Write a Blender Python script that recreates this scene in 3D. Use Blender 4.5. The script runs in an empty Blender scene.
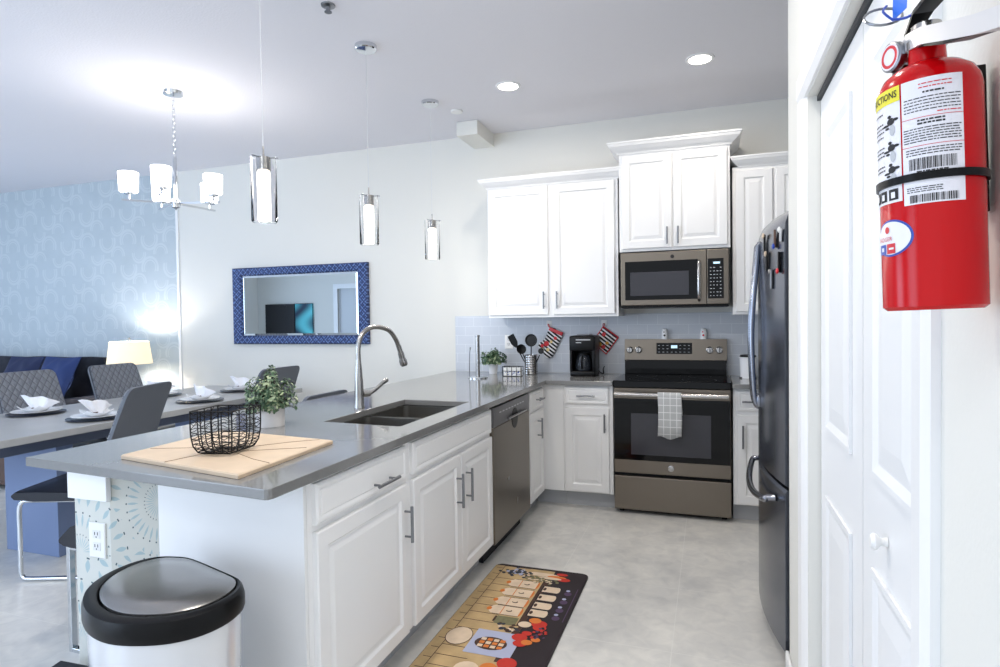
import bpy, bmesh, math, random
from mathutils import Vector, Matrix
random.seed(7)
PI=math.pi; R=math.radians
S=bpy.context.scene; C=S.collection

# ============ CAMERA ============
cam=bpy.data.objects.new('camera',bpy.data.cameras.new('camera')); C.objects.link(cam)
yaw,pit,rol=.3339,.0242,-.0142
fw=Vector((-math.sin(yaw)*math.cos(pit),math.cos(yaw)*math.cos(pit),-math.sin(pit)))
r0=Vector((math.cos(yaw),math.sin(yaw),0)); d0=-(r0.cross(fw))
rc=r0*math.cos(rol)-d0*math.sin(rol); dc=r0*math.sin(rol)+d0*math.cos(rol)
M=Matrix((rc,-dc,-fw)).transposed().to_4x4(); M.translation=(0,0,1.3583)
cam.matrix_world=M; cam.data.sensor_width=36; cam.data.lens=21.775; cam.data.clip_start=.02
S.camera=cam
# ============ WORLD, DAYLIGHT, EXPOSURE ============
w=bpy.data.worlds.new('sky'); S.world=w; w.use_nodes=True
w.node_tree.nodes['Background'].inputs[0].default_value=(.84,.91,1,1)
w.node_tree.nodes['Background'].inputs[1].default_value=1.0
S.view_settings.view_transform='Standard'; S.view_settings.look='None'
S.view_settings.gamma=1; S.view_settings.use_curve_mapping=False
S.view_settings.exposure=0.22
def area(name,loc,rot,sx,sy,power,col,spread=180):
    l=bpy.data.lights.new(name,'AREA'); l.shape='RECTANGLE'; l.size=sx; l.size_y=sy; l.energy=power; l.color=col; l.spread=R(spread)
    o=bpy.data.objects.new(name,l); o.location=loc; o.rotation_euler=rot; C.objects.link(o); return o
# fill light added at the invented patio opening; daylight at the living room window
area('dining_fill',(-4.4,-1.35,1.25),(R(90),0,0),3.6,2.1,85,(.60,.76,1))
area('daylight_living',(-9.35,1.6,1.5),(0,R(-90),0),1.6,2.6,75,(.58,.75,1))
# fill light added behind the camera, with no fixture of its own
area('hall_fill',(-.9,-.9,2.88),(0,0,0),.9,.9,15,(.93,.96,1))
DOWN=[(-1.26,3.87),(-.047,3.886),(-1.26,1.6),(-.3,1.6)]
for i,(x,y) in enumerate(DOWN):
    l=bpy.data.lights.new('downlight_beam','AREA'); l.shape='DISK'; l.size=.13; l.energy=(5.5,6,13,8.5)[i]; l.color=(1,.92,.82); l.spread=R(176)
    o=bpy.data.objects.new('downlight_beam',l); o.location=(x,y,2.89); C.objects.link(o)

# ============ MATERIALS ============
def s2l(c):
    return tuple(((v/255)/12.92 if v/255<=.04045 else ((v/255+.055)/1.055)**2.4) for v in c)
class X:
    """tiny math-node wrapper"""
    def __init__(s,t,sock): s.t=t; s.s=sock
    def _m(s,op,*o):
        n=s.t.nodes.new('ShaderNodeMath'); n.operation=op
        for i,v in enumerate((s,)+o):
            if isinstance(v,X): s.t.links.new(v.s,n.inputs[i])
            else: n.inputs[i].default_value=v
        return X(s.t,n.outputs[0])
    def __add__(s,o): return s._m('ADD',o)
    def __sub__(s,o): return s._m('SUBTRACT',o)
    def __mul__(s,o): return s._m('MULTIPLY',o)
    def __truediv__(s,o): return s._m('DIVIDE',o)
    def fract(s): return s._m('FRACT')
    def floor(s): return s._m('FLOOR')
    def abs(s): return s._m('ABSOLUTE')
    def sin(s): return s._m('SINE')
    def lt(s,o): return s._m('LESS_THAN',o)
    def gt(s,o): return s._m('GREATER_THAN',o)
    def mn(s,o): return s._m('MINIMUM',o)
    def mx(s,o): return s._m('MAXIMUM',o)
    def sq(s): return s._m('SQRT')
    def at2(s,o): return s._m('ARCTAN2',o)
MATS={}
def mat(name,rgb,rough=.5,metal=0,bump=0,bscale=60,var=0,vscale=4,emit=0,ecol=None,trans=0,coat=0,spec=None,ior=None):
    if name in MATS: return MATS[name]
    m=bpy.data.materials.new(name); m.use_nodes=True; t=m.node_tree; b=t.nodes['Principled BSDF']
    c=s2l(rgb); b.inputs['Base Color'].default_value=(*c,1); b.inputs['Roughness'].default_value=rough; b.inputs['Metallic'].default_value=metal
    if trans: b.inputs['Transmission Weight'].default_value=trans
    if coat: b.inputs['Coat Weight'].default_value=coat; b.inputs['Coat Roughness'].default_value=.05
    if spec is not None: b.inputs['Specular IOR Level'].default_value=spec
    if ior: b.inputs['IOR'].default_value=ior
    if emit: b.inputs['Emission Color'].default_value=(*(s2l(ecol) if ecol else c),1); b.inputs['Emission Strength'].default_value=emit
    tc=t.nodes.new('ShaderNodeTexCoord')
    n=t.nodes.new('ShaderNodeTexNoise'); n.inputs['Scale'].default_value=vscale; n.inputs['Detail'].default_value=5
    t.links.new(tc.outputs['Object'],n.inputs['Vector'])
    if var:
        mx=t.nodes.new('ShaderNodeMix'); mx.data_type='RGBA'
        mx.inputs[6].default_value=(*[v*(1-var) for v in c],1); mx.inputs[7].default_value=(*[min(1,v*(1+var)) for v in c],1)
        t.links.new(n.outputs[0],mx.inputs[0]); t.links.new(mx.outputs[2],b.inputs['Base Color'])
    if bump:
        n2=t.nodes.new('ShaderNodeTexNoise'); n2.inputs['Scale'].default_value=bscale; n2.inputs['Detail'].default_value=3
        t.links.new(tc.outputs['Object'],n2.inputs['Vector'])
        bp=t.nodes.new('ShaderNodeBump'); bp.inputs['Strength'].default_value=bump; bp.inputs['Distance'].default_value=.004
        t.links.new(n2.outputs[0],bp.inputs['Height']); t.links.new(bp.outputs[0],b.inputs['Normal'])
    MATS[name]=m; return m
def coords(m):
    t=m.node_tree; tc=t.nodes.new('ShaderNodeTexCoord'); sp=t.nodes.new('ShaderNodeSeparateXYZ')
    t.links.new(tc.outputs['Object'],sp.inputs[0]); return t,X(t,sp.outputs[0]),X(t,sp.outputs[1]),X(t,sp.outputs[2])
def colmix(t,fac,c1,c2):
    mx=t.nodes.new('ShaderNodeMix'); mx.data_type='RGBA'
    t.links.new(fac.s,mx.inputs[0])
    for i,c in ((6,c1),(7,c2)):
        if isinstance(c,tuple): mx.inputs[i].default_value=(*s2l(c),1)
        else: t.links.new(c,mx.inputs[i])
    return mx.outputs[2]
def setcol(m,sock,bumpf=None,strength=.3,dist=.003):
    t=m.node_tree; b=t.nodes['Principled BSDF']; t.links.new(sock,b.inputs['Base Color'])
    if bumpf:
        bp=t.nodes.new('ShaderNodeBump'); bp.inputs['Strength'].default_value=strength; bp.inputs['Distance'].default_value=dist
        t.links.new(bumpf.s,bp.inputs['Height']); t.links.new(bp.outputs[0],b.inputs['Normal'])
def noise(t,scale,detail=5,dist=0,vec=None):
    n=t.nodes.new('ShaderNodeTexNoise'); n.inputs['Scale'].default_value=scale; n.inputs['Detail'].default_value=detail; n.inputs['Distortion'].default_value=dist
    if vec is None:
        tc=t.nodes.new('ShaderNodeTexCoord'); vec=tc.outputs['Object']
    t.links.new(vec,n.inputs['Vector']); return X(t,n.outputs[0])

WALL=mat('wall_paint',(226,225,219),.85,bump=.12,bscale=130)
CEIL=mat('ceiling_paint',(226,225,230),.9,bump=.35,bscale=90)
TRIM=mat('white_trim',(240,240,240),.4)
DOORW=mat('door_white',(236,237,238),.42)
CAB=mat('cabinet_white',(240,240,240),.35)
TOE=mat('toe_kick_grey',(176,178,182),.6)
SLATE=mat('slate_steel',(122,114,104),.32,.8,var=.05,vscale=3)
SLATE_D=mat('dark_slate',(104,103,106),.3,.8)
STEEL=mat('brushed_steel',(176,174,172),.24,1)
CHROME=mat('chrome',(215,218,222),.07,1)
NICKEL=mat('satin_nickel',(140,142,146),.3,1)
BLACKG=mat('black_glass',(8,8,10),.05,0,spec=.22)
BLACK=mat('black_plastic',(11,11,13),.35,spec=.2)
BLACKM=mat('black_metal_wire',(10,10,12),.45,spec=.3)
DARKGAP=mat('dark_gap',(25,25,28),.7)
GREYG=mat('grey_glass',(62,62,68),.12,0,spec=.3)
WHITEP=mat('white_plastic',(238,238,236),.4)
CERAM=mat('white_ceramic',(240,241,243),.18)
NAVYC=mat('navy_charger',(18,26,52),.25)
FABW=mat('white_napkin',(242,243,248),.9,bump=.3,bscale=200)
CHAIRG=mat('grey_leather',(88,93,102),.5,var=.06,vscale=9)
CHAIRD=mat('dark_leather',(26,28,36),.4,spec=.35)
NAVY=mat('navy_velvet',(30,52,104),.75,var=.25,vscale=6)
SOFAD=mat('dark_sofa_velvet',(24,27,40),.8,var=.3,vscale=5)
BROWN=mat('brown_wood',(84,58,46),.5,var=.3,vscale=9)
TABLE=mat('grey_oak_table',(172,172,172),.3,var=.12,vscale=7)
TBASE=mat('blue_grey_pedestal',(118,134,168),.55)
RED=mat('red_gloss_paint',(196,6,14),.2,0,spec=.3)
LEAF=mat('leaf_green',(62,90,62),.5,var=.6,vscale=30)
LEAF2=mat('leaf_pale',(150,166,132),.5,var=.3,vscale=30)
SOIL=mat('soil',(50,40,32),.9)
STRAW=mat('maple_board',(208,186,160),.5,var=.14,vscale=14)
GLASS=mat('clear_glass',(255,255,255),.0,trans=1,ior=1.12)
GLOW=mat('lit_bubble_glass',(255,250,240),.4,emit=5,ecol=(255,246,232))
SHADE=mat('lit_white_shade',(255,252,248),.5,emit=3.2,ecol=(255,250,246))
LSHADE=mat('lit_linen_shade',(250,236,206),.8,emit=.45,ecol=(255,240,205))
BULB=mat('lit_downlight_lens',(255,250,240),.4,emit=14,ecol=(255,247,236))
COUNTER=mat('grey_quartz',(126,126,125),.09,var=.06,vscale=60,spec=.85)
MIRROR=mat('mirror_silver',(225,232,236),.01,1)
TEALSCR=mat('teal_screen',(40,140,160),.3)

# floor
FLOOR=mat('floor_tile',(214,212,206),.3)
t,x,y,z=coords(FLOOR)
n1=noise(t,2.6,9,.6); n2=noise(t,14,8,.8)
f=(n1*.62+n2*.42)-.02
gx=((x+.155)/.6).fract(); gy=((y-.1)/.6).fract()
grout=(gx.lt(.006))._m('MAXIMUM',gy.lt(.006))
c1=colmix(t,(((f-.5)*2.6)+.5).mx(0.0).mn(1.0),(190,190,189),(229,227,221))
setcol(FLOOR,colmix(t,grout*.5,c1,(228,228,224)),grout*-1,.3,.001)
# wallpaper (living room): pale embossed horseshoe arcs
WPAP=mat('embossed_wallpaper',(150,168,184),.55)
t,x,y,z=coords(WPAP)
def arcs(x,z,ox,oz,cell,r,wd,cut):
    u=((x+ox)/cell); v=((z+oz)/cell)
    fu=u.fract()-.5; fv=v.fract()-.5
    sg=((u.floor()+v.floor())*.5).fract()*4-1          # -1 / +1 checkerboard
    d=((fu*fu)+(fv*fv)).sq()
    ring=(d-r).abs().lt(wd)
    r2=(d-(r*.72)).abs().lt(wd*.55)
    return (ring._m('MAXIMUM',r2))*((fv*sg).gt(cut))
a=arcs(x,z,0,0,.30,.36,.045,-.14)._m('MAXIMUM',arcs(x,z,.15,.15,.30,.30,.035,-.05))
n=noise(t,5,4)
c0=colmix(t,n,(176,188,194),(192,202,208))
setcol(WPAP,colmix(t,a*.3,c0,(220,226,228)),a,.5,.004)
# knee wall wallpaper: cream with pale teal petal fans
WFAN=mat('petal_wallpaper',(206,208,202),.7)
t,x,y,z=coords(WFAN)
al=x*1.0+y*1.0
def fan(al,z,cx,cz,n,step):
    dx=al-cx; dz=z-cz
    r=((dx*dx)+(dz*dz)).sq(); th=dz.at2(dx)*(n/(2*PI))
    k=r/step; band=k.fract()
    ph=(th+(k.floor()*.5)).fract()-.5
    wd=(((band-.12)*(PI/.62)).sin().mx(0.0))*.17+.005
    petal=ph.abs().lt(wd)*band.gt(.12)*band.lt(.72)
    dot=(ph.abs().lt(.10))*((band-.78).abs().lt(.035))
    return petal,dot
pz=((z)/.30).fract()*.30; 
p1,dt1=fan(al,pz,-.56,.0,26,.075); 
p2,dt2=fan(al,pz,-.22,.17,30,.075)
sel=(al+(pz*.8)).gt(-.28)
pet=(p1*(sel*-1+1))+(p2*sel); dt=(dt1*(sel*-1+1))+(dt2*sel)
c1=colmix(t,noise(t,9,4),(200,203,198),(216,216,208))
c2=colmix(t,pet*.75,c1,(150,180,188))
setcol(WFAN,colmix(t,dt,c2,(62,84,92)))
# backsplash tile
BSPL=mat('backsplash_tile',(196,202,212),.25)
t,x,y,z=coords(BSPL)
row=((z-.914)/.0765); off=((row.floor())*.5).fract()
gu=((x/.1525)+off).fract(); gv=row.fract()
g=gu.lt(.018)._m('MAXIMUM',gv.lt(.035))
c1=colmix(t,noise(t,3,2),(188,194,204),(206,210,216))
setcol(BSPL,colmix(t,g*.8,c1,(226,230,234)),g*-1,.25,.001)
# mirror frame
MFRAME=mat('blue_embossed_frame',(66,88,140),.35,.45)
t,x,y,z=coords(MFRAME)
q=((((x*210).sin()*(z*210).sin())+((x*120+noise(t,9,2)*9).sin()*(z*120).sin())*.8))
setcol(MFRAME,colmix(t,q.gt(.35),(44,58,100),(96,122,172)),q,.6,.004)
# quilted leather
QUILT=mat('quilted_grey_leather',(112,116,124),.5)
t,x,y,z=coords(QUILT)
q1=((y+z*.75)/.052).fract()-.5; q2=((y-z*.75)/.052).fract()-.5
h=(q1.abs()*-1+.5)._m('MINIMUM',(q2.abs()*-1+.5))
setcol(QUILT,colmix(t,(h*12)._m('MINIMUM',1.0),(62,66,76),(124,128,136)),h,.8,.02)
# towel
TOWEL=mat('windowpane_towel',(214,214,212),.95)
t,x,y,z=coords(TOWEL)
g=((x/.042).fract().lt(.09))._m('MAXIMUM',(z/.048).fract().lt(.09))
setcol(TOWEL,colmix(t,g,(188,190,190),(240,240,240)),noise(t,300,2),.4,.002)
# oven-window / tufting etc.
TEXTB=mat('label_ink',(30,30,34),.6)
LABEL=mat('label_paper',(236,234,240),.35)
YELL=mat('label_yellow',(238,226,60),.4)
BLUE=mat('label_blue',(30,70,170),.4)
REDI=mat('label_red',(210,40,50),.4)
LGREY=mat('light_print_grey',(190,192,196),.5)

# ============ MESH HELPERS ============
def box(bm,x0,y0,z0,x1,y1,z1,bev=0,seg=2):
    vs=[bm.verts.new(p) for p in ((x0,y0,z0),(x1,y0,z0),(x1,y1,z0),(x0,y1,z0),(x0,y0,z1),(x1,y0,z1),(x1,y1,z1),(x0,y1,z1))]
    fs=[bm.faces.new([vs[i] for i in f]) for f in ((0,3,2,1),(4,5,6,7),(0,1,5,4),(1,2,6,5),(2,3,7,6),(3,0,4,7))]
    if bev:
        es=list({e for f in fs for e in f.edges})
        bmesh.ops.bevel(bm,geom=es,offset=bev,segments=seg,profile=.5,affect='EDGES')
def rings(bm,rs,cap0=True,cap1=True,closed=True,mi=0):
    V=[[bm.verts.new(p) for p in r] for r in rs]; n=len(V[0])
    for a,b in zip(V,V[1:]):
        for i in range(n if closed else n-1):
            j=(i+1)%n; f=bm.faces.new((a[i],a[j],b[j],b[i])); f.material_index=mi
    if cap0 and closed: bm.faces.new(V[0][::-1]).material_index=mi
    if cap1 and closed: bm.faces.new(V[-1]).material_index=mi
    return V
def tube(bm,pts,r,n=8,closed=False):
    pts=[Vector(p) for p in pts]; m=len(pts); rs=[]; prev=None
    for i,p in enumerate(pts):
        if closed: t=(pts[(i+1)%m]-pts[i-1])
        elif i==0: t=pts[1]-p
        elif i==m-1: t=p-pts[-2]
        else: t=(pts[i+1]-p).normalized()+(p-pts[i-1]).normalized()
        t=t.normalized() if t.length>1e-9 else Vector((0,0,1))
        if prev is None:
            a=Vector((0,0,1)) if abs(t.z)<.9 else Vector((1,0,0)); u=t.cross(a).normalized()
        else:
            u=prev-t*prev.dot(t); u=u.normalized() if u.length>1e-6 else t.orthogonal().normalized()
        prev=u; v=t.cross(u); rr=r[i] if isinstance(r,(list,tuple)) else r
        rs.append([p+u*rr*math.cos(2*PI*k/n)+v*rr*math.sin(2*PI*k/n) for k in range(n)])
    if closed: rs.append(rs[0]); rings(bm,rs,False,False)
    else: rings(bm,rs)
def smooth_path(pts,k=6):
    P=[Vector(p) for p in pts]; out=[]
    for i in range(len(P)-1):
        a=P[max(i-1,0)];b=P[i];c=P[i+1];d=P[min(i+2,len(P)-1)]
        for j in range(k):
            t=j/k; out.append(.5*((2*b)+(c-a)*t+(2*a-5*b+4*c-d)*t*t+(3*b-a-3*c+d)*t**3))
    out.append(P[-1]); return out
def smooth_loop(pts,k=6):
    P=[Vector(p) for p in pts]; n=len(P); out=[]
    for i in range(n):
        a=P[i-1];b=P[i];c=P[(i+1)%n];d=P[(i+2)%n]
        for j in range(k):
            t=j/k; out.append(.5*((2*b)+(c-a)*t+(2*a-5*b+4*c-d)*t*t+(3*b-a-3*c+d)*t**3))
    return out
def lathe(bm,prof,c=(0,0,0),n=28,ax='z',cap=True,mi=0):
    rs=[]
    for r,h in prof:
        ring=[]
        for k in range(n):
            a=2*PI*k/n; u,v=max(r,1e-4)*math.cos(a),max(r,1e-4)*math.sin(a)
            p={'z':(u,v,h),'y':(u,h,v),'x':(h,u,v)}[ax]
            ring.append((p[0]+c[0],p[1]+c[1],p[2]+c[2]))
        rs.append(ring)
    rings(bm,rs,cap,cap,mi=mi)
def prism(bm,pts,z0,z1,bev=0):
    rings(bm,[[(x,y,z0) for x,y in pts],[(x,y,z1) for x,y in pts]])
def new(): return bmesh.new()
def wloc(o):
    v=Vector((0,0,0))
    while o is not None: v+=o.location; o=o.parent
    return v
def obj(name,bm,m,parent=None,smooth=None,label=None,origin=None):
    bmesh.ops.recalc_face_normals(bm,faces=bm.faces)
    me=bpy.data.meshes.new(name); off=Vector((0,0,0))
    if parent is not None: off=wloc(parent)
    if origin is not None: off=Vector(origin)
    if off.length: bmesh.ops.translate(bm,verts=bm.verts,vec=-off)
    bm.to_mesh(me); bm.free()
    for q in (m if isinstance(m,(list,tuple)) else [m]): me.materials.append(q)
    o=bpy.data.objects.new(name,me); C.objects.link(o)
    if parent is not None: o.parent=parent
    if origin is not None: o.location=origin
    if smooth is not None:
        me.shade_smooth()
        try: me.set_sharp_from_angle(angle=R(smooth))
        except Exception: pass
    if label: o['label']=label
    return o
def tag(o,label,cat,group=None):
    o['label']=label; o['category']=cat
    if group: o['group']=group
    return o
def thing(name,label,cat,loc=(0,0,0),group=None):
    o=bpy.data.objects.new(name,None); C.objects.link(o); o.location=loc; o.empty_display_size=.05
    return tag(o,label,cat,group)
def struct(name,bm,m,smooth=None):
    o=obj(name,bm,m,None,smooth); o['kind']='structure'; return o
def copy_tree(o,parent=None):
    c=o.copy(); C.objects.link(c); c.parent=parent
    for ch in list(o.children): copy_tree(ch,c)
    return c
def B(*a,**k):
    bm=new(); box(bm,*a,**k); return bm

# panel doors: axis maps (a along, b up, d outward)
def mapper(kind,plane):
    if kind=='-y': return lambda a,b,d:(a,plane-d,b)
    if kind=='+x': return lambda a,b,d:(plane+d,a,b)
    if kind=='-x': return lambda a,b,d:(plane-d,a,b)
def panel(bm,f,a0,a1,b0,b1,prof):
    rs=[]
    for ins,d in prof:
        rs.append([f(a0+ins,b0+ins,d),f(a1-ins,b0+ins,d),f(a1-ins,b1-ins,d),f(a0+ins,b1-ins,d)])
    rings(bm,rs)
CABP=[(0,0),(0,.015),(.004,.019),(.052,.019),(.060,.010),(.068,.010),(.088,.016)]
DRWP=[(0,0),(0,.014),(.008,.019),(.016,.019),(.024,.015),(.030,.018)]
def cab_door(name,f,a0,a1,b0,b1,parent,hpos=None,prof=CABP,hv=True,hl=.14,label=None):
    bm=new(); panel(bm,f,a0,a1,b0,b1,prof)
    d=obj(name,bm,CAB,parent)
    if hpos:
        a,b=hpos; bm=new(); h=hl/2
        if hv:
            tube(bm,[f(a,b-h,.05),f(a,b+h,.05)],.0062,10)
            for s in (-.7,.7): tube(bm,[f(a,b+s*h,.017),f(a,b+s*h,.05)],.0045,8)
        else:
            tube(bm,[f(a-h,b,.05),f(a+h,b,.05)],.0062,10)
            for s in (-.7,.7): tube(bm,[f(a+s*h,b,.017),f(a+s*h,b,.05)],.0045,8)
        obj('handle',bm,NICKEL,d,40)
    return d

# ============ SETTING ============
YB=4.816; ZC=2.91
struct('floor',B(-9.6,-1.6,-.1,1.2,YB+.1,0),FLOOR)
struct('ceiling',B(-9.6,-1.6,ZC,1.2,YB+.1,ZC+.1),CEIL)
struct('wall_back',B(-5.17,YB,0,1.2,YB+.12,ZC),WALL)
struct('wall_back_papered',B(-9.6,YB,0,-5.17,YB+.12,ZC),WPAP)
struct('trim_1',B(-5.175,YB-.012,0,-5.145,YB+.001,ZC),TRIM)
# left wall with living room window
bm=new(); box(bm,-9.72,-1.6,0,-9.6,.3,ZC); box(bm,-9.72,2.9,0,-9.6,YB+.1,ZC); box(bm,-9.72,.3,0,-9.6,2.9,.7); box(bm,-9.72,.3,2.3,-9.6,2.9,ZC)
struct('wall_left',bm,WALL)
bm=new()
for a,b in ((.3,.36),(1.57,1.63),(2.84,2.9)): box(bm,-9.7,a,.7,-9.63,b,2.3)
box(bm,-9.7,.36,.7,-9.63,2.84,.76); box(bm,-9.7,.36,2.24,-9.63,2.84,2.3)
struct('window_1',bm,TRIM)
# wall behind the camera: TV wall, doorway, opening added to let sky light in, hall
bm=new(); box(bm,-9.6,-1.62,0,-7.5,-1.5,ZC); box(bm,-7.5,-1.62,2.05,-6.75,-1.5,ZC); box(bm,-6.75,-1.62,0,-6.3,-1.5,ZC); box(bm,-6.3,-1.62,2.35,-2.5,-1.5,ZC); box(bm,-2.5,-1.62,0,-2.1,-1.5,ZC)
struct('wall_front',bm,WALL)
bm=new()
for a in (-6.3,-4.43,-2.58): box(bm,a,-1.6,0,a+.08,-1.52,2.35)
box(bm,-6.22,-1.6,0,-2.58,-1.52,.07); box(bm,-6.22,-1.6,2.28,-2.58,-1.52,2.35)
struct('added_window',bm,TRIM)  # invented patio frame, set in the opening made for sky light
bm=new(); box(bm,-7.6,-1.52,0,-7.5,-1.48,2.15); box(bm,-6.75,-1.52,0,-6.65,-1.48,2.15); box(bm,-7.5,-1.52,2.05,-6.75,-1.48,2.15)
struct('trim_2',bm,TRIM)
struct('door_2',B(-7.5,-1.58,0,-6.75,-1.55,2.05),mat('door_blue_grey',(206,210,214),.5))
# pantry (closet) wall on the right
XW=.275
bm=new(); box(bm,XW,-1.6,0,XW+.12,1.00,ZC); box(bm,XW,1.99,0,XW+.12,2.45,ZC); box(bm,XW,1.00,1.995,XW+.12,1.99,ZC)
box(bm,XW+.12,2.35,0,1.1,2.45,ZC)
bmesh.ops.remove_doubles(bm,verts=bm.verts,dist=1e-5)
struct('wall_right',bm,WALL)
struct('wall_right_kitchen',B(1.1,2.3,0,1.2,YB+.1,ZC),WALL)
struct('wall_closet',B(.9,-1.6,0,1.0,2.35,ZC),WALL)
# casing around the closet opening
bm=new()
prf=[(0,0),(.0,.008),(.02,.016),(.06,.018),(.075,.012),(.08,0)]
def casing_v(y0,y1,z1,flip):
    ys=[(0,0),(.1,.006),(.3,.014),(.8,.017),(1,.010)]
    pts=[]
    for k,(a,d) in enumerate(ys):
        yy=(y0+(y1-y0)*a); pts.append((XW-d-.001,yy))
    pts=[(XW,y0)]+pts+[(XW,y1)]
    prism(bm,pts,0,z1)
casing_v(2.0,2.09,2.0,0); casing_v(.99,.90,2.0,0)
rings(bm,[[(XW,.90,2.0),(XW,2.09,2.0),(XW,2.09,2.09),(XW,.90,2.09)],[(XW-.008,.90,2.0),(XW-.008,2.09,2.0),(XW-.008,2.09,2.09),(XW-.008,.90,2.09)],[(XW-.018,.9,2.02),(XW-.018,2.09,2.02),(XW-.018,2.09,2.075),(XW-.018,.9,2.075)]])
struct('trim_3',bm,TRIM)
struct('trim_4',B(.300,1.0,1.981,.34,1.99,1.995),mat('track_metal',(60,62,66),.5,.4))
# baseboards
def baseb(name,x0,y0,x1,y1):
    bm=new(); box(bm,x0,y0,0,x1,y1,.10,.004); struct(name,bm,TRIM)
baseb('baseboard_right',XW-.013,2.095,XW-.001,2.465); baseb('baseboard_near',XW-.013,-1.5,XW-.001,.895)
baseb('baseboard_back',-9.5,YB-.014,-2.15,YB-.001)
baseb('baseboard_left',-9.599,-1.45,-9.586,YB-.03)

# closet bifold door (two leaves)
for nm,y0,y1,knob in (('door_1',1.475,1.985,False),('door_3',1.005,1.47,True)):
    bm=new()
    box(bm,.309,y0,.012,.334,y1,1.978)
    o=struct(nm,bm,DOORW)
    for pn,b0,b1 in (('upper_panel',1.035,1.865),('lower_panel',.20,.85)):
        m0=.095 if knob else .10; bm=new()
        g=mapper('-x',.309)
        a0,a1=y0+m0,y1-m0
        bz=[(-.0,0.0005),(0.0,.007),(.012,.007),(.030,.001),(.034,.001),(.075,.006)]
        rs=[[g(a0+i,b0+i,d),g(a1-i,b0+i,d),g(a1-i,b1-i,d),g(a0+i,b1-i,d)] for i,d in bz]
        rings(bm,rs); obj(pn,bm,DOORW,o)
    if knob:
        bm=new(); lathe(bm,[(.009,0),(.007,-.008),(.008,-.012),(.014,-.017),(.0155,-.022),(.011,-.028),(.0,-.029)],(.308,1.28,.935),20,'x')
        obj('knob',bm,WHITEP,o,40)

# knee wall behind the peninsula cabinets (papered) with white cap
KW=[(-2.01,1.43),(-1.85,1.43),(-1.718,1.500),(-1.7175,2.129),(-1.745,2.1295),(-1.745,4.20),(-1.745,YB-.0),(-2.01,YB-.0)]
bm=new(); prism(bm,KW,0,.882)
struct('wall_knee',bm,WFAN)
bm=new(); box(bm,-2.018,1.412,.785,-1.842,1.4295,.8825,.002)
struct('trim_5',bm,TRIM)
# backsplash
struct('wall_backsplash',B(-2.075,YB-.010,.9145,1.09,YB-.0005,1.385),BSPL)

# duct box in the wall corner near ceiling
bm=new(); box(bm,-1.875,4.43,2.80,-1.70,YB-.001,ZC-.001,.002)
tag(obj('duct_chase',bm,WALL),'small white boxed-in duct chase where the back wall meets the ceiling','duct cover')

# ============ BASE CABINETS ============
XF=-1.145; fx=mapper('+x',XF); YF=4.236; fy=mapper('-y',YF)
def carcass(bm,x0,y0,x1,y1,z0=.115,z1=.883): box(bm,x0,y0,z0,x1,y1,z1)
# P1: end cabinet with drawer and door
t=thing('base_cabinet','white base cabinet at the open end of the peninsula beside the bin','cabinet',(-1.45,1.8,0),'white base cabinets')
bm=new(); carcass(bm,-1.714,1.508,XF,2.128); obj('carcass',bm,CAB,t)
bm=new(); box(bm,-1.716,1.495,.0,XF-.001,1.507,.883); obj('end_panel',bm,CAB,t)
bm=new(); box(bm,-1.714,1.52,0,XF-.075,2.128,.114); obj('toe_kick',bm,TOE,t)
cab_door('drawer',fx,1.533,2.112,.738,.866,t,(1.92,.775),DRWP,False,.15)
cab_door('door',fx,1.533,2.112,.122,.716,t,(2.085,.565),hl=.14)
# P2: sink base
t=thing('sink_cabinet','wide white sink base cabinet under the faucet with two doors','cabinet',(-1.45,2.6,0),'white base cabinets')
bm=new(); box(bm,-1.74,2.131,.115,XF,3.102,.66); box(bm,-1.175,2.131,.66,XF,3.102,.883); obj('carcass',bm,CAB,t)
bm=new(); box(bm,-1.72,2.131,0,XF-.075,3.102,.114); obj('toe_kick',bm,TOE,t)
cab_door('false_drawer',fx,2.165,3.088,.738,.866,t,None,DRWP)
cab_door('door',fx,2.165,2.650,.122,.716,t,(2.60,.555),hl=.16)
cab_door('door',fx,2.656,3.092,.122,.716,t,(2.715,.555),hl=.16)
# dishwasher
t=thing('dishwasher','slate steel dishwasher built into the peninsula run','dishwasher',(-1.45,3.45,0))
bm=new(); box(bm,-1.72,3.110,.09,-1.16,3.815,.878); obj('tub',bm,DARKGAP,t)
bm=new(); box(bm,-1.16,3.115,.105,XF+.018,3.812,.755,.004); obj('door_panel',bm,SLATE,t)
bm=new(); box(bm,-1.16,3.115,.757,XF+.018,3.812,.868,.004); cp=obj('control_panel',bm,SLATE_D,t)
for k in range(9):
    bm=new(); box(bm,XF+.0175,3.22+k*.055,.826,XF+.0195,3.25+k*.055,.832); obj('button',bm,LGREY,cp)
bm=new(); lathe(bm,[(.06,0),(.062,.012),(.05,.013)],(XF+.008,3.50,.755),24,'x')
obj('handle_pocket',bm,BLACK,t)
bm=new(); tube(bm,[(XF+.03,3.34,.775),(XF+.03,3.70,.775)],.008,10)
for q in (3.36,3.68): tube(bm,[(XF+.012,q,.775),(XF+.03,q,.775)],.006,8)
obj('handle',bm,STEEL,t,40)
bm=new(); lathe(bm,[(.012,0),(.012,.004),(.0,.005)],(XF+.018,3.36,.42),16,'x'); obj('badge',bm,STEEL,t)
bm=new(); box(bm,XF+.018,3.52,.22,XF+.021,3.535,.26); obj('vent_tab',bm,STEEL,t)
bm=new(); box(bm,-1.70,3.115,0,XF-.055,3.812,.088); obj('toe_kick',bm,DARKGAP,t)
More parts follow.
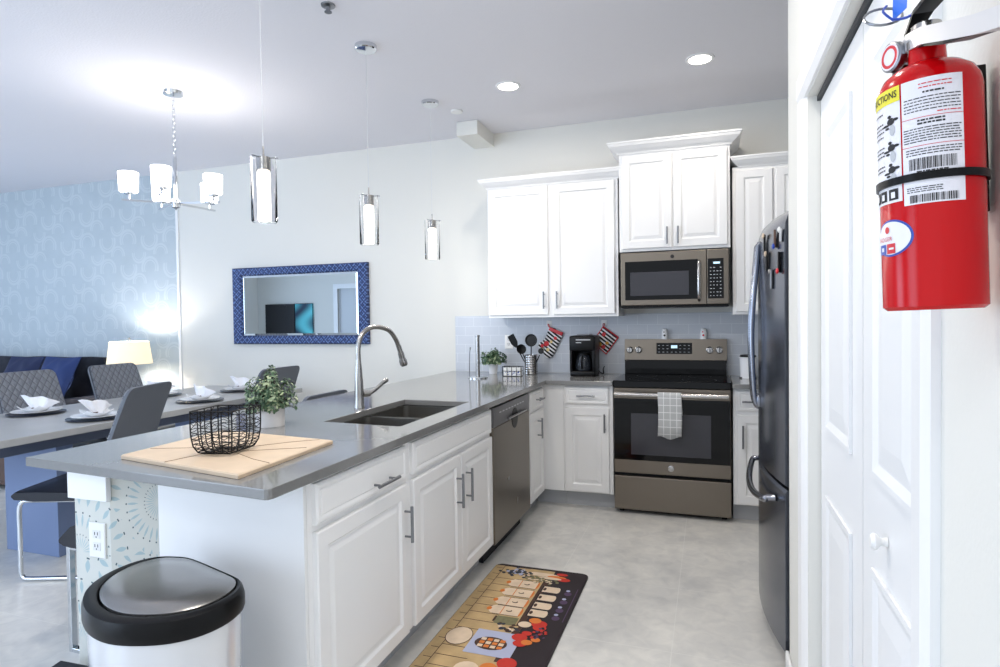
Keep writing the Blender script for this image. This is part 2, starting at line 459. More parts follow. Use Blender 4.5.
# P4: narrow cabinet
t=thing('base_cabinet','narrow white base cabinet between dishwasher and inside corner','cabinet',(-1.45,4.0,0),'white base cabinets')
bm=new(); carcass(bm,-1.74,3.822,XF,4.234); obj('carcass',bm,CAB,t)
bm=new(); box(bm,-1.72,3.822,0,XF-.075,4.3,.114); obj('toe_kick',bm,TOE,t)
cab_door('drawer',fx,3.845,4.175,.738,.866,t,(4.03,.80),DRWP,False,.12)
cab_door('door',fx,3.845,4.175,.122,.716,t,(4.02,.60),hl=.14)
# corner filler + back-run cabinet
t=thing('corner_cabinet','blank white corner cabinet beneath the coffee maker side of worktop','cabinet',(-1.4,4.5,0),'white base cabinets')
bm=new(); carcass(bm,-1.74,YF+.001,-.995,YB-.002); obj('carcass',bm,CAB,t)
bm=new(); box(bm,XF-.07,YF+.07,0,-.995,YB-.01,.114); obj('toe_kick',bm,TOE,t)
t=thing('base_cabinet','white base cabinet with drawer immediately left of the range','cabinet',(-.81,4.5,0),'white base cabinets')
bm=new(); carcass(bm,-.993,YF,-.642,YB-.002); obj('carcass',bm,CAB,t)
bm=new(); box(bm,-.993,YF+.07,0,-.642,YB-.01,.114); obj('toe_kick',bm,TOE,t)
cab_door('drawer',fy,-.98,-.668,.748,.868,t,(-.825,.808),DRWP,False,.13)
cab_door('door',fy,-.98,-.668,.124,.722,t,(-.695,.62),hl=.13)
t=thing('base_cabinet','white base cabinet with drawer to the right of the range by the fridge','cabinet',(.4,4.5,0),'white base cabinets')
bm=new(); carcass(bm,.142,YF,.66,YB-.002); obj('carcass',bm,CAB,t)
bm=new(); box(bm,.142,YF+.07,0,.66,YB-.01,.114); obj('toe_kick',bm,TOE,t)
cab_door('drawer',fy,.165,.63,.735,.868,t,(.27,.80),DRWP,False,.15)
cab_door('door',fy,.165,.63,.124,.71,t,(.20,.57),hl=.15)

# ============ WORKTOPS ============
bm=new(); zt,zb=.914,.884
P=dict(A=(-2.185,1.392),Bq=(-1.11,1.302),h1=(-1.62,2.27),h2=(-1.226,2.245),h3=(-1.226,3.01),h4=(-1.62,3.02),Cq=(-1.11,4.185),D=(-.637,4.185),E=(-.637,YB-.011),F=(-1.11,YB-.011),G=(-2.10,YB-.011))
V={k:bm.verts.new((v[0],v[1],zt)) for k,v in P.items()}
# round the near corner
V['B1']=bm.verts.new((-1.122,1.302,zt)); V['B2']=bm.verts.new((-1.108,1.315,zt)); V['Bq'].co.x=-1.1115; V['Bq'].co.y=1.3055
for f in (('A','B1','Bq','B2','h2','h1'),('B2','Cq','h3','h2'),('Cq','F','G','h4','h3'),('A','h1','h4','G'),('Cq','D','E','F')):
    bm.faces.new([V[k] for k in f])
fs=list(bm.faces)
ret=bmesh.ops.extrude_face_region(bm,geom=fs)
bmesh.ops.translate(bm,verts=[g for g in ret['geom'] if isinstance(g,bmesh.types.BMVert)],vec=(0,0,zb-zt))
wt=obj('worktop',bm,COUNTER,None)
bv=wt.modifiers.new('bev','BEVEL'); bv.width=.003; bv.segments=2; bv.limit_method='ANGLE'; bv.angle_limit=R(50)
tag(wt,'L-shaped polished grey quartz worktop on the peninsula with the sink','worktop')
bm=new(); box(bm,.137,4.185,zb,.68,YB-.011,zt,.003)
tag(obj('worktop',bm,COUNTER),'short grey quartz worktop between the range and the fridge','worktop')
# sink
SINKM=mat('sink_steel',(150,148,144),.3,.95)
t=thing('sink','undermount double bowl stainless sink in the peninsula worktop','sink',(-1.42,2.64,.7))
def bowl(bm,x0,y0,x1,y1,z0,z1,th=.004,r=.03):
    def rr(x0,y0,x1,y1,r,z,n=4):
        out=[]
        for cx,cy,a in ((x1-r,y1-r,0),(x0+r,y1-r,90),(x0+r,y0+r,180),(x1-r,y0+r,270)):
            for k in range(n+1): out.append((cx+r*math.cos(R(a+90*k/n)),cy+r*math.sin(R(a+90*k/n)),z))
        return out
    rs=[rr(x0-th,y0-th,x1+th,y1+th,r+th,z1),rr(x0-th,y0-th,x1+th,y1+th,r+th,z0-th),]
    inn=[rr(x0,y0,x1,y1,r,z1),rr(x0,y0,x1,y1,r,z0+.02),rr(x0+.02,y0+.02,x1-.02,y1-.02,r,z0)]
    rings(bm,[rs[1],rs[0]]+inn)
bm=new(); bowl(bm,-1.612,2.285,-1.234,2.60,.68,.8835); obj('bowl',bm,SINKM,t,35)
bm=new(); bowl(bm,-1.612,2.625,-1.234,3.002,.68,.8835); obj('bowl',bm,SINKM,t,35)
for yy in (2.44,2.81):
    bm=new(); lathe(bm,[(.04,.681),(.038,.6845),(.02,.683),(.0,.682)],(-1.42,yy,0),20); obj('drain',bm,CHROME,t,40)
# faucet
t=thing('faucet','tall brushed nickel gooseneck pull-down faucet behind the sink','faucet',(-1.685,2.66,.9145))
bm=new(); lathe(bm,[(.027,.9145),(.027,.922),(.024,.93),(.0235,.98),(.021,1.05),(.016,1.12),(.0125,1.16),(.0125,1.17)],(-1.685,2.66,0),24); obj('body',bm,STEEL,t,40)
bm=new(); sp=smooth_path([(-1.685,2.66,1.16),(-1.685,2.66,1.22),(-1.68,2.675,1.275),(-1.665,2.72,1.315),(-1.645,2.785,1.325),(-1.62,2.86,1.305),(-1.605,2.905,1.255),(-1.60,2.925,1.215)],6)
tube(bm,sp,.0125,14); obj('spout',bm,STEEL,t,50)
bm=new(); tube(bm,smooth_path([(-1.60,2.925,1.22),(-1.596,2.936,1.19),(-1.592,2.95,1.15),(-1.588,2.962,1.115)],3),[.0135]*4+[.0165]*3+[.021]*3,14); sh=obj('spray_head',bm,STEEL,t,50)
bm=new(); tube(bm,[(-1.5878,2.9625,1.1145),(-1.587,2.964,1.109)],.0165,14); obj('nozzle',bm,BLACK,sh)
bm=new(); tube(bm,[(-1.675,2.68,.985),(-1.655,2.71,.985)],.017,12); tube(bm,smooth_path([(-1.655,2.71,.985),(-1.64,2.74,1.0),(-1.625,2.79,1.03),(-1.615,2.82,1.045)],4),[.010]*9+[.012]*4,10); obj('lever',bm,STEEL,t,50)

# ============ UPPER CABINETS ============
def crown(bm,x0,x1,y0,y1,z0,z1,o=.06):
    pr=[(0,0),(.008,.0),(.012,.12),(.028,.3),(.05,.62),(.056,.82),(.060,.86),(.060,1)]
    rs=[]
    for d,h in pr:
        d=d*o/.06; zz=z0+(z1-z0)*h; rs.append([(x0-d,y0-d,zz),(x1+d,y0-d,zz),(x1+d,y1,zz),(x0-d,y1,zz)])
    rings(bm,rs)
t=thing('wall_cabinet','white double-door wall cabinet above the coffee maker','cabinet',(-1.14,4.65,1.366),'white wall cabinets')
YU=4.486; fu=mapper('-y',YU)
bm=new(); box(bm,-1.645,YU,1.366,-.632,YB-.002,2.375); obj('carcass',bm,CAB,t)
cab_door('door',fu,-1.632,-1.158,1.385,2.360,t,(-1.188,1.495),hl=.13)
cab_door('door',fu,-1.118,-.655,1.385,2.360,t,(-1.085,1.495),hl=.13)
bm=new(); crown(bm,-1.645,-.632,YU-.002,YB-.002,2.372,2.445); obj('crown_moulding',bm,TRIM,t)
t=thing('wall_cabinet','raised white double-door wall cabinet above the microwave','cabinet',(-.24,4.6,1.83),'white wall cabinets')
YM=4.43; fm=mapper('-y',YM)
bm=new(); box(bm,-.612,YM,1.826,.135,YB-.002,2.53); obj('carcass',bm,CAB,t)
cab_door('door',fm,-.592,-.246,1.845,2.505,t,(-.278,1.925),hl=.12)
cab_door('door',fm,-.236,.118,1.845,2.505,t,(-.205,1.925),hl=.12)
bm=new(); crown(bm,-.612,.135,YM-.002,YB-.002,2.522,2.60,.075); obj('crown_moulding',bm,TRIM,t)
t=thing('wall_cabinet','white wall cabinet right of the microwave, partly behind the fridge','cabinet',(.5,4.65,1.366),'white wall cabinets')
bm=new(); box(bm,.152,YU,1.366,1.05,YB-.002,2.375); obj('carcass',bm,CAB,t)
cab_door('door',fu,.172,.405,1.385,2.350,t)
cab_door('door',fu,.425,.98,1.385,2.350,t,(.47,1.495),hl=.13)
bm=new(); crown(bm,.197,1.04,YU-.002,YB-.002,2.372,2.44); obj('crown_moulding',bm,TRIM,t)

# ============ MICROWAVE ============
t=thing('microwave','slate steel over-the-range microwave under the raised cabinet','microwave',(-.24,4.6,1.42))
yf=4.405; fmw=mapper('-y',yf)
bm=new(); box(bm,-.605,yf+.02,1.422,.125,YB-.012,1.818); obj('housing',bm,BLACK,t)
bm=new(); box(bm,-.603,yf,1.440,-.018,yf+.03,1.816,.004); dr=obj('door',bm,SLATE,t)
bm=new(); box(bm,-.572,yf-.003,1.478,-.075,yf,1.752,.001); dg=obj('door_glass',bm,BLACKG,dr)
bm=new(); box(bm,-.535,yf-.0045,1.508,-.135,yf-.003,1.675,.0005); obj('window',bm,GREYG,dg)
bm=new(); tube(bm,smooth_path([(-.068,yf-.005,1.735),(-.068,yf-.04,1.715),(-.068,yf-.05,1.6),(-.068,yf-.04,1.49),(-.068,yf-.005,1.47)],4),.012,12); obj('handle',bm,STEEL,dr,50)
bm=new(); lathe(bm,[(.013,0),(.013,-.004),(0,-.005)],(-.245,yf,1.778),18,'y'); obj('badge',bm,DARKGAP,dr)
bm=new(); box(bm,-.015,yf,1.440,.125,yf+.03,1.816,.004); cp=obj('control_panel',bm,SLATE,t)
bm=new(); box(bm,-.010,yf-.003,1.478,.092,yf,1.752,.001); kp=obj('keypad',bm,BLACKG,cp)
bm=new()
for r_ in range(9):
    for c_ in range(4): 
        if random.random()<.9: box(bm,.004+c_*.021,yf-.0042,1.495+r_*.024,.004+c_*.021+random.uniform(.006,.013),yf-.003,1.500+r_*.024)
obj('key_legends',bm,LGREY,kp)
bm=new(); box(bm,.026,yf-.0045,1.715,.068,yf-.003,1.728); obj('clock',bm,mat('lit_display',(190,220,235),.4,emit=.8),kp)
bm=new()
for k in range(16): box(bm,-.59+k*.044,yf+.015,1.4225,-.56+k*.044,yf+.03,1.436)
obj('bottom_vent',bm,BLACK,t)

# ============ RANGE ============
t=thing('range','freestanding slate electric range with black glass cooktop and oven','range',(-.25,4.5,0))
x0,x1=-.632,.128; yf=4.205
bm=new(); box(bm,x0+.004,yf+.04,.03,x1-.004,YB-.02,.905); obj('body',bm,DARKGAP,t)
bm=new(); box(bm,x0,yf+.0,.03,x1,yf+.04,.262,.004); obj('storage_drawer',bm,SLATE,t)
bm=new(); box(bm,x0,yf,.285,x1,yf+.04,.872,.004); od=obj('oven_door',bm,SLATE,t)
bm=new(); box(bm,x0+.002,yf-.003,.376,x1-.002,yf+.001,.80,.001); og=obj('door_glass',bm,BLACKG,od)
bm=new(); box(bm,-.515,yf-.0045,.415,.005,yf-.003,.70,.0005); obj('window',bm,GREYG,og)
bm=new(); tube(bm,[(x0+.015,yf-.055,.832),(x1-.015,yf-.055,.832)],.0175,16)
for q in (x0+.03,x1-.03): box(bm,q-.014,yf-.05,.82,q+.014,yf+.004,.845,.003)
obj('handle',bm,STEEL,od,40)
bm=new(); lathe(bm,[(.021,0),(.021,-.004),(.017,-.005),(0,-.005)],(-.252,yf,.332),24,'y'); obj('badge',bm,STEEL,od,40)
bm=new(); box(bm,x0-.003,yf-.012,.876,x1+.003,YB-.09,.922,.004); ck=obj('cooktop',bm,BLACKG,t)
bm=new(); ring_m=[]
for cx,cy,r_ in ((-.44,4.33,.10),(-.07,4.33,.115),(-.44,4.57,.075),(-.07,4.57,.08),(-.25,4.62,.05)):
    lathe(bm,[(r_,.9221),(r_,.9226),(r_-.004,.9226),(r_-.004,.9221)],(cx,cy,0),36,cap=False)
obj('burner_rings',bm,mat('burner_grey',(36,37,40),.4,spec=.2),ck)
bm=new(); box(bm,x0+.012,YB-.10,.922,x1-.012,YB-.03,1.03,.003); obj('rear_vent',bm,BLACKG,t)
yb=YB-.075
bm=new(); pr=[(yb-.005,1.022),(yb+.012,1.186),(YB-.022,1.186),(YB-.022,1.022)]
rings(bm,[[(x0+.008,a,b) for a,b in pr],[(x1-.008,a,b) for a,b in pr]]); bg=obj('backguard',bm,SLATE,t)
def bgy(z): return yb-.005+(z-1.022)/.164*.017
bm=new(); rings(bm,[[(-.385,bgy(1.075)-.003,1.075),(-.125,bgy(1.075)-.003,1.075),(-.125,bgy(1.158)-.003,1.158),(-.385,bgy(1.158)-.003,1.158)],[(-.385,bgy(1.075)+.002,1.075),(-.125,bgy(1.075)+.002,1.075),(-.125,bgy(1.158)+.002,1.158),(-.385,bgy(1.158)+.002,1.158)]])
dp=obj('control_display',bm,BLACKG,bg)
for r_ in range(3):
    for c_ in range(8):
        if 3<=c_<=4 and r_>0: continue
        bm=new(); xx=-.372+c_*.031; zz=1.087+r_*.025; box(bm,xx,bgy(zz)-.0045,zz,xx+.013,bgy(zz)-.0025,zz+.0035); obj('key_legend',bm,LGREY,dp)
bm=new(); box(bm,-.277,bgy(1.13)-.005,1.118,-.232,bgy(1.13)-.0025,1.14); obj('clock',bm,mat('lit_display',(190,220,235),.4,emit=.8),dp)
for kx in (-.585,-.518,-.000,.066):
    bm=new(); lathe(bm,[(.026,.002),(.026,-.006),(.021,-.009),(.019,-.03),(.0,-.031)],(kx,bgy(1.105),1.105),24,'y')
    kb=obj('knob',bm,STEEL,bg,40)
    bm=new(); box(bm,kx-.003,bgy(1.105)-.035,1.085,kx+.003,bgy(1.105)-.029,1.125,.001); obj('pointer',bm,SLATE_D,kb)
for q in (x0+.04,x1-.04):
    for q2 in (yf+.07,YB-.1):
        bm=new(); lathe(bm,[(.018,0),(.018,.012),(.012,.032)],(q,q2,0),12); obj('foot',bm,BLACK,t)
# towel over the handle
bm=new(); prof=[(yf-.032,.70),(yf-.034,.80),(yf-.036,.832),(yf-.044,.848),(yf-.055,.8525),(yf-.067,.848),(yf-.0745,.83),(yf-.0755,.75),(yf-.077,.65),(yf-.078,.555)]
nx=14; A=[]
for (yy,zz) in prof:
    row=[]
    for i in range(nx+1):
        u=i/nx; xx=-.328+.152*u; wv=.0025*math.sin(u*9)*(max(0,.85-zz)*3)
        zz2=zz+(.010*math.sin(u*7+1) if zz<.6 else 0)
        row.append((xx+ (0.003*math.sin(zz*20)),yy-abs(wv),zz2))
    A.append(row)
VV=[[bm.verts.new(p) for p in r_] for r_ in A]
for a,b in zip(VV,VV[1:]):
    for i in range(nx): bm.faces.new((a[i],a[i+1],b[i+1],b[i]))
tw=obj('dish_towel',bm,TOWEL,None,60); sm=tw.modifiers.new('s','SOLIDIFY'); sm.thickness=.0035; sm.offset=0
tag(tw,'white checked dish towel hung over the oven door handle','towel')

# ============ FRIDGE ============
t=thing('refrigerator','black slate french-door refrigerator with bottom freezer behind the closet wall','refrigerator',(.6,2.98,0))
y0,y1=2.50,3.42; yc=(y0+y1)/2
def fxc(y): return .210+.056*((y-yc)/((y1-y0)/2))**2
STEEL2=mat('dark_bright_steel',(140,142,150),.18,1)
FR=mat('black_slate_door',(98,103,114),.2,.85)
bm=new(); box(bm,.335,y0+.012,.02,1.06,y1-.012,1.755,.004); obj('case',bm,SLATE_D,t)
def fdoor(name,ya,yb_,za,zb_,round_top=False,parent=t):
    bm=new(); n=14; rs=[]
    zs=[(za,.0),(za,.0)]
    prof=[(za,.010),(za+.008,0)]+[(zb_-.10,0),(zb_-.05,.004),(zb_-.02,.014),(zb_,.034)] if round_top else [(za,.010),(za+.01,0),(zb_-.01,0),(zb_,.010)]
    for zz,rec in prof:
        ring=[]
        for k in range(n+1):
            yy=ya+(yb_-ya)*k/n; ring.append((fxc(yy)+rec,yy,zz))
        ring+=[(.328,yb_,zz),(.328,ya,zz)]
        rs.append(ring)
    rings(bm,rs); return obj(name,bm,FR,parent,30)
d1=fdoor('door',y0,yc-.003,.705,1.755,True); d2=fdoor('door',yc+.003,y1,.705,1.755,True)
d3=fdoor('freezer_drawer',y0,y1,.06,.692)
for dd,yy in ((d1,yc-.045),(d2,yc+.045)):
    bm=new(); xs=fxc(yy)
    tube(bm,smooth_path([(xs+.010,yy,1.665),(xs-.004,yy,1.67),(xs-.010,yy,1.61),(xs-.034,yy,1.3),(xs-.026,yy,1.02),(xs-.012,yy,.955),(xs+.004,yy,.965)],6),.012,12)
    box(bm,xs-.014,yy-.018,.95,xs+.004,yy+.018,1.0,.004)
    obj('handle',bm,STEEL2,dd,50)
bm=new(); pts=[(fxc(y0+.1)-.002,y0+.10,.635),(fxc(y0+.1)-.032,y0+.105,.632)]
for k in range(9):
    yy=y0+.11+(y1-y0-.22)*k/8; pts.append((fxc(yy)-.040,yy,.625-.035*math.sin(PI*k/8)))
pts+=[(fxc(y1-.1)-.032,y1-.105,.632),(fxc(y1-.1)-.002,y1-.10,.635)]
tube(bm,smooth_path(pts,3),.0135,12); obj('handle',bm,STEEL2,d3,50)
bm=new(); box(bm,.29,y0+.02,.0,.335,y1-.02,.058); obj('base_grille',bm,BLACK,t)
for q in (y0+.01,y1-.10):
    bm=new(); box(bm,.30,q,1.756,.42,q+.09,1.772,.004); obj('hinge_cover',bm,BLACK,t)
# magnets
MG=[((.0),2.74,1.655,.075,'bone shaped fridge magnet with pale top, upper left of the cluster','cream'),
    (0,2.585,1.655,.07,'brown and blue fridge magnet at the top of the cluster','tan'),
    (0,2.70,1.575,.08,'dark beaded fridge magnet in the middle of the cluster','dark'),
    (0,2.635,1.50,.075,'silver bottle shaped fridge magnet, lowest of the cluster','silver'),
    (0,2.54,1.56,.08,'black fridge magnet with red foot beside the wall edge','red'),
    (0,2.52,1.66,.05,'thin pale fridge magnet nearest the top by the wall','pale')]
for _,yy,zz,h,lab,kk in MG:
    xs=fxc(yy)-.002
    tt=thing('fridge_magnet',lab,'magnet',(xs,yy,zz),'magnets on the fridge door')
    w_=.02
    bm=new(); box(bm,xs-.008,yy-w_/2,zz-h/2,xs,yy+w_/2,zz+h/2,.003)
    obj('body',bm,{'cream':BLACK,'tan':BROWN,'dark':BLACK,'silver':NICKEL,'red':BLACK,'pale':LGREY}[kk],tt,40)
    bm=new(); s=-1 if kk in('tan','red') else 1
    lathe(bm,[(.011,0),(.011,-.006),(.004,-.009)],(xs-.006,yy,zz+s*h*.42),14,'x')
    obj('knob_end',bm,{'cream':STRAW,'tan':BLUE,'dark':STRAW,'silver':STEEL,'red':REDI,'pale':WHITEP}[kk],tt,40)

# ============ FIRE EXTINGUISHER ============
EC=Vector((.2165,.7275,0)); ER=.0445
t=thing('fire_extinguisher','red fire extinguisher with white instruction label strapped to the right wall','fire extinguisher',(EC.x,EC.y,1.362))
bm=new(); lathe(bm,[(.0,1.3615),(ER-.004,1.3615),(ER,1.365),(ER,1.580),(ER-.0015,1.589),(ER-.006,1.598),(ER-.015,1.605),(.022,1.608),(.0165,1.611),(.0155,1.627),(.0,1.627)],(EC.x,EC.y,0),64); cyl=obj('cylinder',bm,RED,t,40)
TC=Vector((-EC.x,-EC.y,0)).normalized(); RT=Vector((-TC.y,TC.x,0)) 
if RT.x<0: RT=-RT
def cylp(phi,z,r): return Vector((EC.x,EC.y,z))+RT*(r*math.sin(phi))+TC*(r*math.cos(phi))
def patch(bm,p0,p1,z0,z1,r,mi=0,n=None):
    n=n or max(1,int(abs(p1-p0)/.08)+1)
    a=[bm.verts.new(cylp(p0+(p1-p0)*i/n,z0,r)) for i in range(n+1)]; b=[bm.verts.new(cylp(p0+(p1-p0)*i/n,z1,r)) for i in range(n+1)]
    for i in range(n): bm.faces.new((a[i],a[i+1],b[i+1],b[i])).material_index=mi
def text_bm(bm,s,fn,size,mi=0,bold=0):
    cu=bpy.data.curves.new('txt','FONT'); cu.body=s; cu.size=size; cu.offset=bold; cu.resolution_u=2
    to=bpy.data.objects.new('txt',cu); C.objects.link(to)
    dg=bpy.context.evaluated_depsgraph_get(); me=to.evaluated_get(dg).to_mesh()
    vs=[bm.verts.new(fn(v.co.x,v.co.y)) for v in me.vertices]
    for p in me.polygons:
        try: bm.faces.new([vs[i] for i in p.vertices]).material_index=mi
        except ValueError: pass
    to.evaluated_get(dg).to_mesh_clear(); bpy.data.objects.remove(to); bpy.data.curves.remove(cu)
def oval(p,zc,ap,az,r,mi):
    n=20; us=[-math.cos(PI*k/n) for k in range(n+1)]
    top=[bm.verts.new(cylp(p+ap*u,zc+az*math.sqrt(max(0,1-u*u))+1e-6,r)) for u in us]
    bot=[bm.verts.new(cylp(p+ap*u,zc-az*math.sqrt(max(0,1-u*u))-1e-6,r)) for u in us]
    for k in range(n): bm.faces.new((bot[k],bot[k+1],top[k+1],top[k])).material_index=mi
r1,r2,r3=ER+.0004,ER+.0008,ER+.0012
bm=new()
# right (specification) label : mats 0 paper 1 ink 2 red
patch(bm,R(-29),R(36),1.464,1.584,r1,0)
def lines(p0,p1,zs,h=.0012,mi=1):
    for z_ in zs:
        p=p0
        while p<p1-.03:
            l=random.uniform(.03,.12); patch(bm,p,min(p+l,p1),z_,z_+h,r2,mi,1); p+=l+.018
lines(R(-10),R(24),[1.578,1.5745],.001,2)
lines(R(-6),R(16),[1.5695],.0016,1)
lines(R(-26),R(33),[1.565,1.562,1.559,1.556,1.553],.0009,1)
lines(R(8),R(33),[1.5495],.001,2)
patch(bm,R(-29),R(36),1.5465,1.5470,r2,2)
lines(R(-12),R(16),[1.543,1.540],.0016,1)
lines(R(-27),R(33),[1.536,1.5335,1.531,1.5285,1.526,1.5235],.0009,1)
patch(bm,R(-29),R(36),1.5195,1.52,r2,2)
lines(R(-25),R(33),[1.516,1.5135,1.511],.0009,1)
def barcode(p0,p1,z0,z1):
    p=p0
    while p<p1: 
        w_=random.choice((.008,.014,.024)); patch(bm,p,min(p+w_,p1),z0,z1,r2,1,1); p+=w_+random.choice((.010,.018))
barcode(R(-22),R(27),1.497,1.508)
lines(R(-14),R(18),[1.4945],.0012,1)
lines(R(-25),R(12),[1.4795,1.4775,1.4755],.0008,1)
barcode(R(-22),R(28),1.4655,1.473)
lb=obj('specification_label',bm,[LABEL,TEXTB,REDI],t)
bm=new()
patch(bm,R(-88),R(-31),1.470,1.584,r1,0)
patch(bm,R(-88),R(-31),1.569,1.584,r2,1)
text_bm(bm,'INSTRUCTIONS',lambda x,y:cylp(R(-101)+x/ER,1.5735+y*1.3,r3),.0074,2,.0001)
for zc in (1.548,1.522,1.500):
    oval(R(-44),zc+.003,.10,.0035,r2,2); oval(R(-52),zc+.0,.10,.0012,r2,2); oval(R(-37),zc+.004,.07,.0014,r2,2); oval(R(-42),zc-.006,.07,.0055,r2,3); oval(R(-46),zc+.008,.05,.0016,r2,2); oval(R(-50),zc-.003,.06,.0012,r2,2)
def lines2(p0,p1,zs,h):
    for z_ in zs:
        p=p0
        while p<p1-.03:
            l=random.uniform(.03,.10); patch(bm,p,min(p+l,p1),z_,z_+h,r2,2,1); p+=l+.02
lines2(R(-85),R(-56),[1.561,1.551,1.547,1.543,1.538,1.527,1.523,1.519,1.508,1.504],.0013)
for a in (-84,-68,-50): patch(bm,R(a),R(a+14),1.4725,1.4835,r2,2); patch(bm,R(a+4),R(a+10),1.4745,1.4805,r3,0)
obj('instruction_label',bm,[LABEL,YELL,TEXTB,LGREY],t)
# oval maker badge
bm=new()
oval(R(-50),1.435,.54,.0185,r1,1); oval(R(-50),1.435,.49,.0165,r2,0)
text_bm(bm,'BADGER',lambda x,y:cylp(R(-76)+x/ER,1.4325+y,r3),.0060,2,0)
patch(bm,R(-74),R(-58),1.4195,1.4295,r3,1); patch(bm,R(-56),R(-42),1.4195,1.4295,r3,2); patch(bm,R(-68),R(-62),1.4225,1.4265,r3+.0003,0); patch(bm,R(-52),R(-44),1.4235,1.4255,r3+.0003,0)
oval(R(-55),1.4435,.07,.0035,r3,2)
obj('badge',bm,[LABEL,BLUE,REDI],t)
# strap
bm=new(); n=48
rs=[]
for k in range(n+1):
    a=2*PI*k/n; dz=0
    rs.append([cylp(a,1.4865,ER+.001),cylp(a,1.4865,ER+.003),cylp(a,1.4940,ER+.003),cylp(a,1.4940,ER+.001)])
rings(bm,rs,False,False); obj('strap',bm,BLACK,t,40)
# wall bracket
bm=new(); box(bm,EC.x+ER+.0035,EC.y+.022,1.46,XW-.0012,EC.y+.040,1.61,.001); obj('bracket',bm,BLACK,t)
# valve, levers, gauge, pin
bm=new(); lathe(bm,[(.0175,1.627),(.0175,1.635),(.015,1.637),(.013,1.650),(.0,1.651)],(EC.x,EC.y,0),24); obj('collar',bm,STEEL,t,40)
bm=new()
def lever(bm,pts,w0,th):
    rs=[]
    for (x_,y_,z_),w_ in zip(pts,w0):
        rs.append([(x_-w_,y_,z_-th),(x_+w_,y_,z_-th),(x_+w_,y_,z_+th),(x_-w_,y_,z_+th)])
    rings(bm,rs)
lever(bm,[(.207,.758,1.634),(.209,.73,1.636),(.213,.70,1.630),(.219,.66,1.615),(.226,.61,1.597),(.232,.565,1.584)],[.008,.010,.010,.011,.011,.010],.0085)
obj('carry_handle',bm,mat('bright_alloy',(228,228,230),.3,.6),t,30)
bm=new(); lever(bm,[(.214,.745,1.632),(.214,.71,1.625),(.219,.66,1.605),(.226,.61,1.591)],[.007,.009,.010,.008],.002); obj('lower_lever',bm,BLACK,t)
bm=new(); lever(bm,[(.210,.755,1.652),(.212,.72,1.662),(.216,.67,1.662),(.224,.60,1.660)],[.006,.009,.010,.009],.002); obj('squeeze_lever',bm,BLACK,t)
bm=new(); gx=(EC.x-.019,EC.y+.022,1.630); gd=Vector((-.72,-.30,0)).normalized()
def disc(bm,c,d,prof,n=24):
    d=Vector(d).normalized(); u=d.cross(Vector((0,0,1))).normalized(); v=d.cross(u); rs=[]
    for r_,h in prof: rs.append([Vector(c)+d*h+u*(r_*math.cos(2*PI*k/n))+v*(r_*math.sin(2*PI*k/n)) for k in range(n)])
    rings(bm,rs)
disc(bm,gx,gd,[(.008,-.012),(.008,0),(.0145,.001),(.0155,.004),(.0155,.009),(.0135,.010)]); gg=obj('pressure_gauge',bm,NICKEL,t,40)
bm=new(); disc(bm,gx,gd,[(.0132,.0095),(.0132,.0105)]); obj('dial',bm,LABEL,gg)
bm=new(); disc(bm,gx,gd,[(.0115,.0104),(.0115,.0108),(.0085,.0108),(.0085,.0104)]); obj('dial_ring',bm,REDI,gg)
bm=new(); tube(bm,smooth_path([(EC.x-.004,EC.y+.01,1.640),(EC.x-.012,EC.y+.030,1.632),(EC.x-.014,EC.y+.045,1.60),(EC.x-.010,EC.y+.054,1.55)],5),.0075,12); obj('hose',bm,BLACK,t,50)
bm=new(); lp=[(.188+.018*math.cos(a),.765+.012*math.sin(a),1.682+.014*math.sin(a)) for a in [2*PI*k/20 for k in range(20)]]; tube(bm,lp,.0014,6,True); obj('pull_pin',bm,NICKEL,t)
bm=new(); tube(bm,smooth_path([(.193,.752,1.672),(.203,.74,1.6665),(.215,.72,1.667),(.227,.70,1.664),(.218,.69,1.662)],4),.0015,6); tube(bm,smooth_path([(.193,.752,1.672),(.187,.76,1.685),(.193,.77,1.695)],4),.0013,6); obj('seal_tie',bm,BLUE,t)
bm=new(); rings(bm,[[(.196,.762,1.674),(.204,.742,1.678),(.206,.742,1.702),(.197,.762,1.70)],[(.1965,.7635,1.674),(.2045,.7435,1.678),(.2065,.7435,1.702),(.1975,.7635,1.70)]]); obj('seal_tag',bm,mat('tag_blue',(20,110,230),.4),t)
bm=new(); rings(bm,[[(.222,.70,1.670),(.238,.64,1.655),(.242,.62,1.69),(.225,.69,1.705)],[(.2225,.7012,1.670),(.2385,.6412,1.655),(.2425,.6212,1.69),(.2255,.6912,1.705)]]); obj('inspection_tag',bm,LABEL,t)
t.rotation_mode='AXIS_ANGLE'; t.rotation_axis_angle=(R(1.5),TC.x,TC.y,0)

# ============ TRASH CAN ============
t=thing('trash_can','half-round white metal trash can with black rim and steel lid by the end panel','trash can',(-1.39,1.2,0))
OUT=[(-1.526,1.085),(-1.60,1.15),(-1.645,1.235),(-1.650,1.320),(-1.615,1.385),(-1.555,1.408),(-1.50,1.412),(-1.42,1.393),(-1.33,1.366),(-1.24,1.338),(-1.20,1.318),(-1.165,1.275),(-1.150,1.205),(-1.165,1.135),(-1.21,1.08),(-1.28,1.045),(-1.36,1.03),(-1.445,1.045)]
cx,cy=-1.390,1.215
def oring(s,z,dz=0):
    s*=.965
    return [ (cx+(p.x-cx)*s,cy+(p.y-cy)*s+dz,z) for p in smooth_loop([(a,b,0) for a,b in OUT],4)]
bm=new(); rings(bm,[oring(.86,.0),oring(.87,.02),oring(.915,.30),oring(.945,.597)])
CANM=mat('pearl_white_steel',(226,228,232),.16,.35)
obj('body',bm,CANM,t,40)
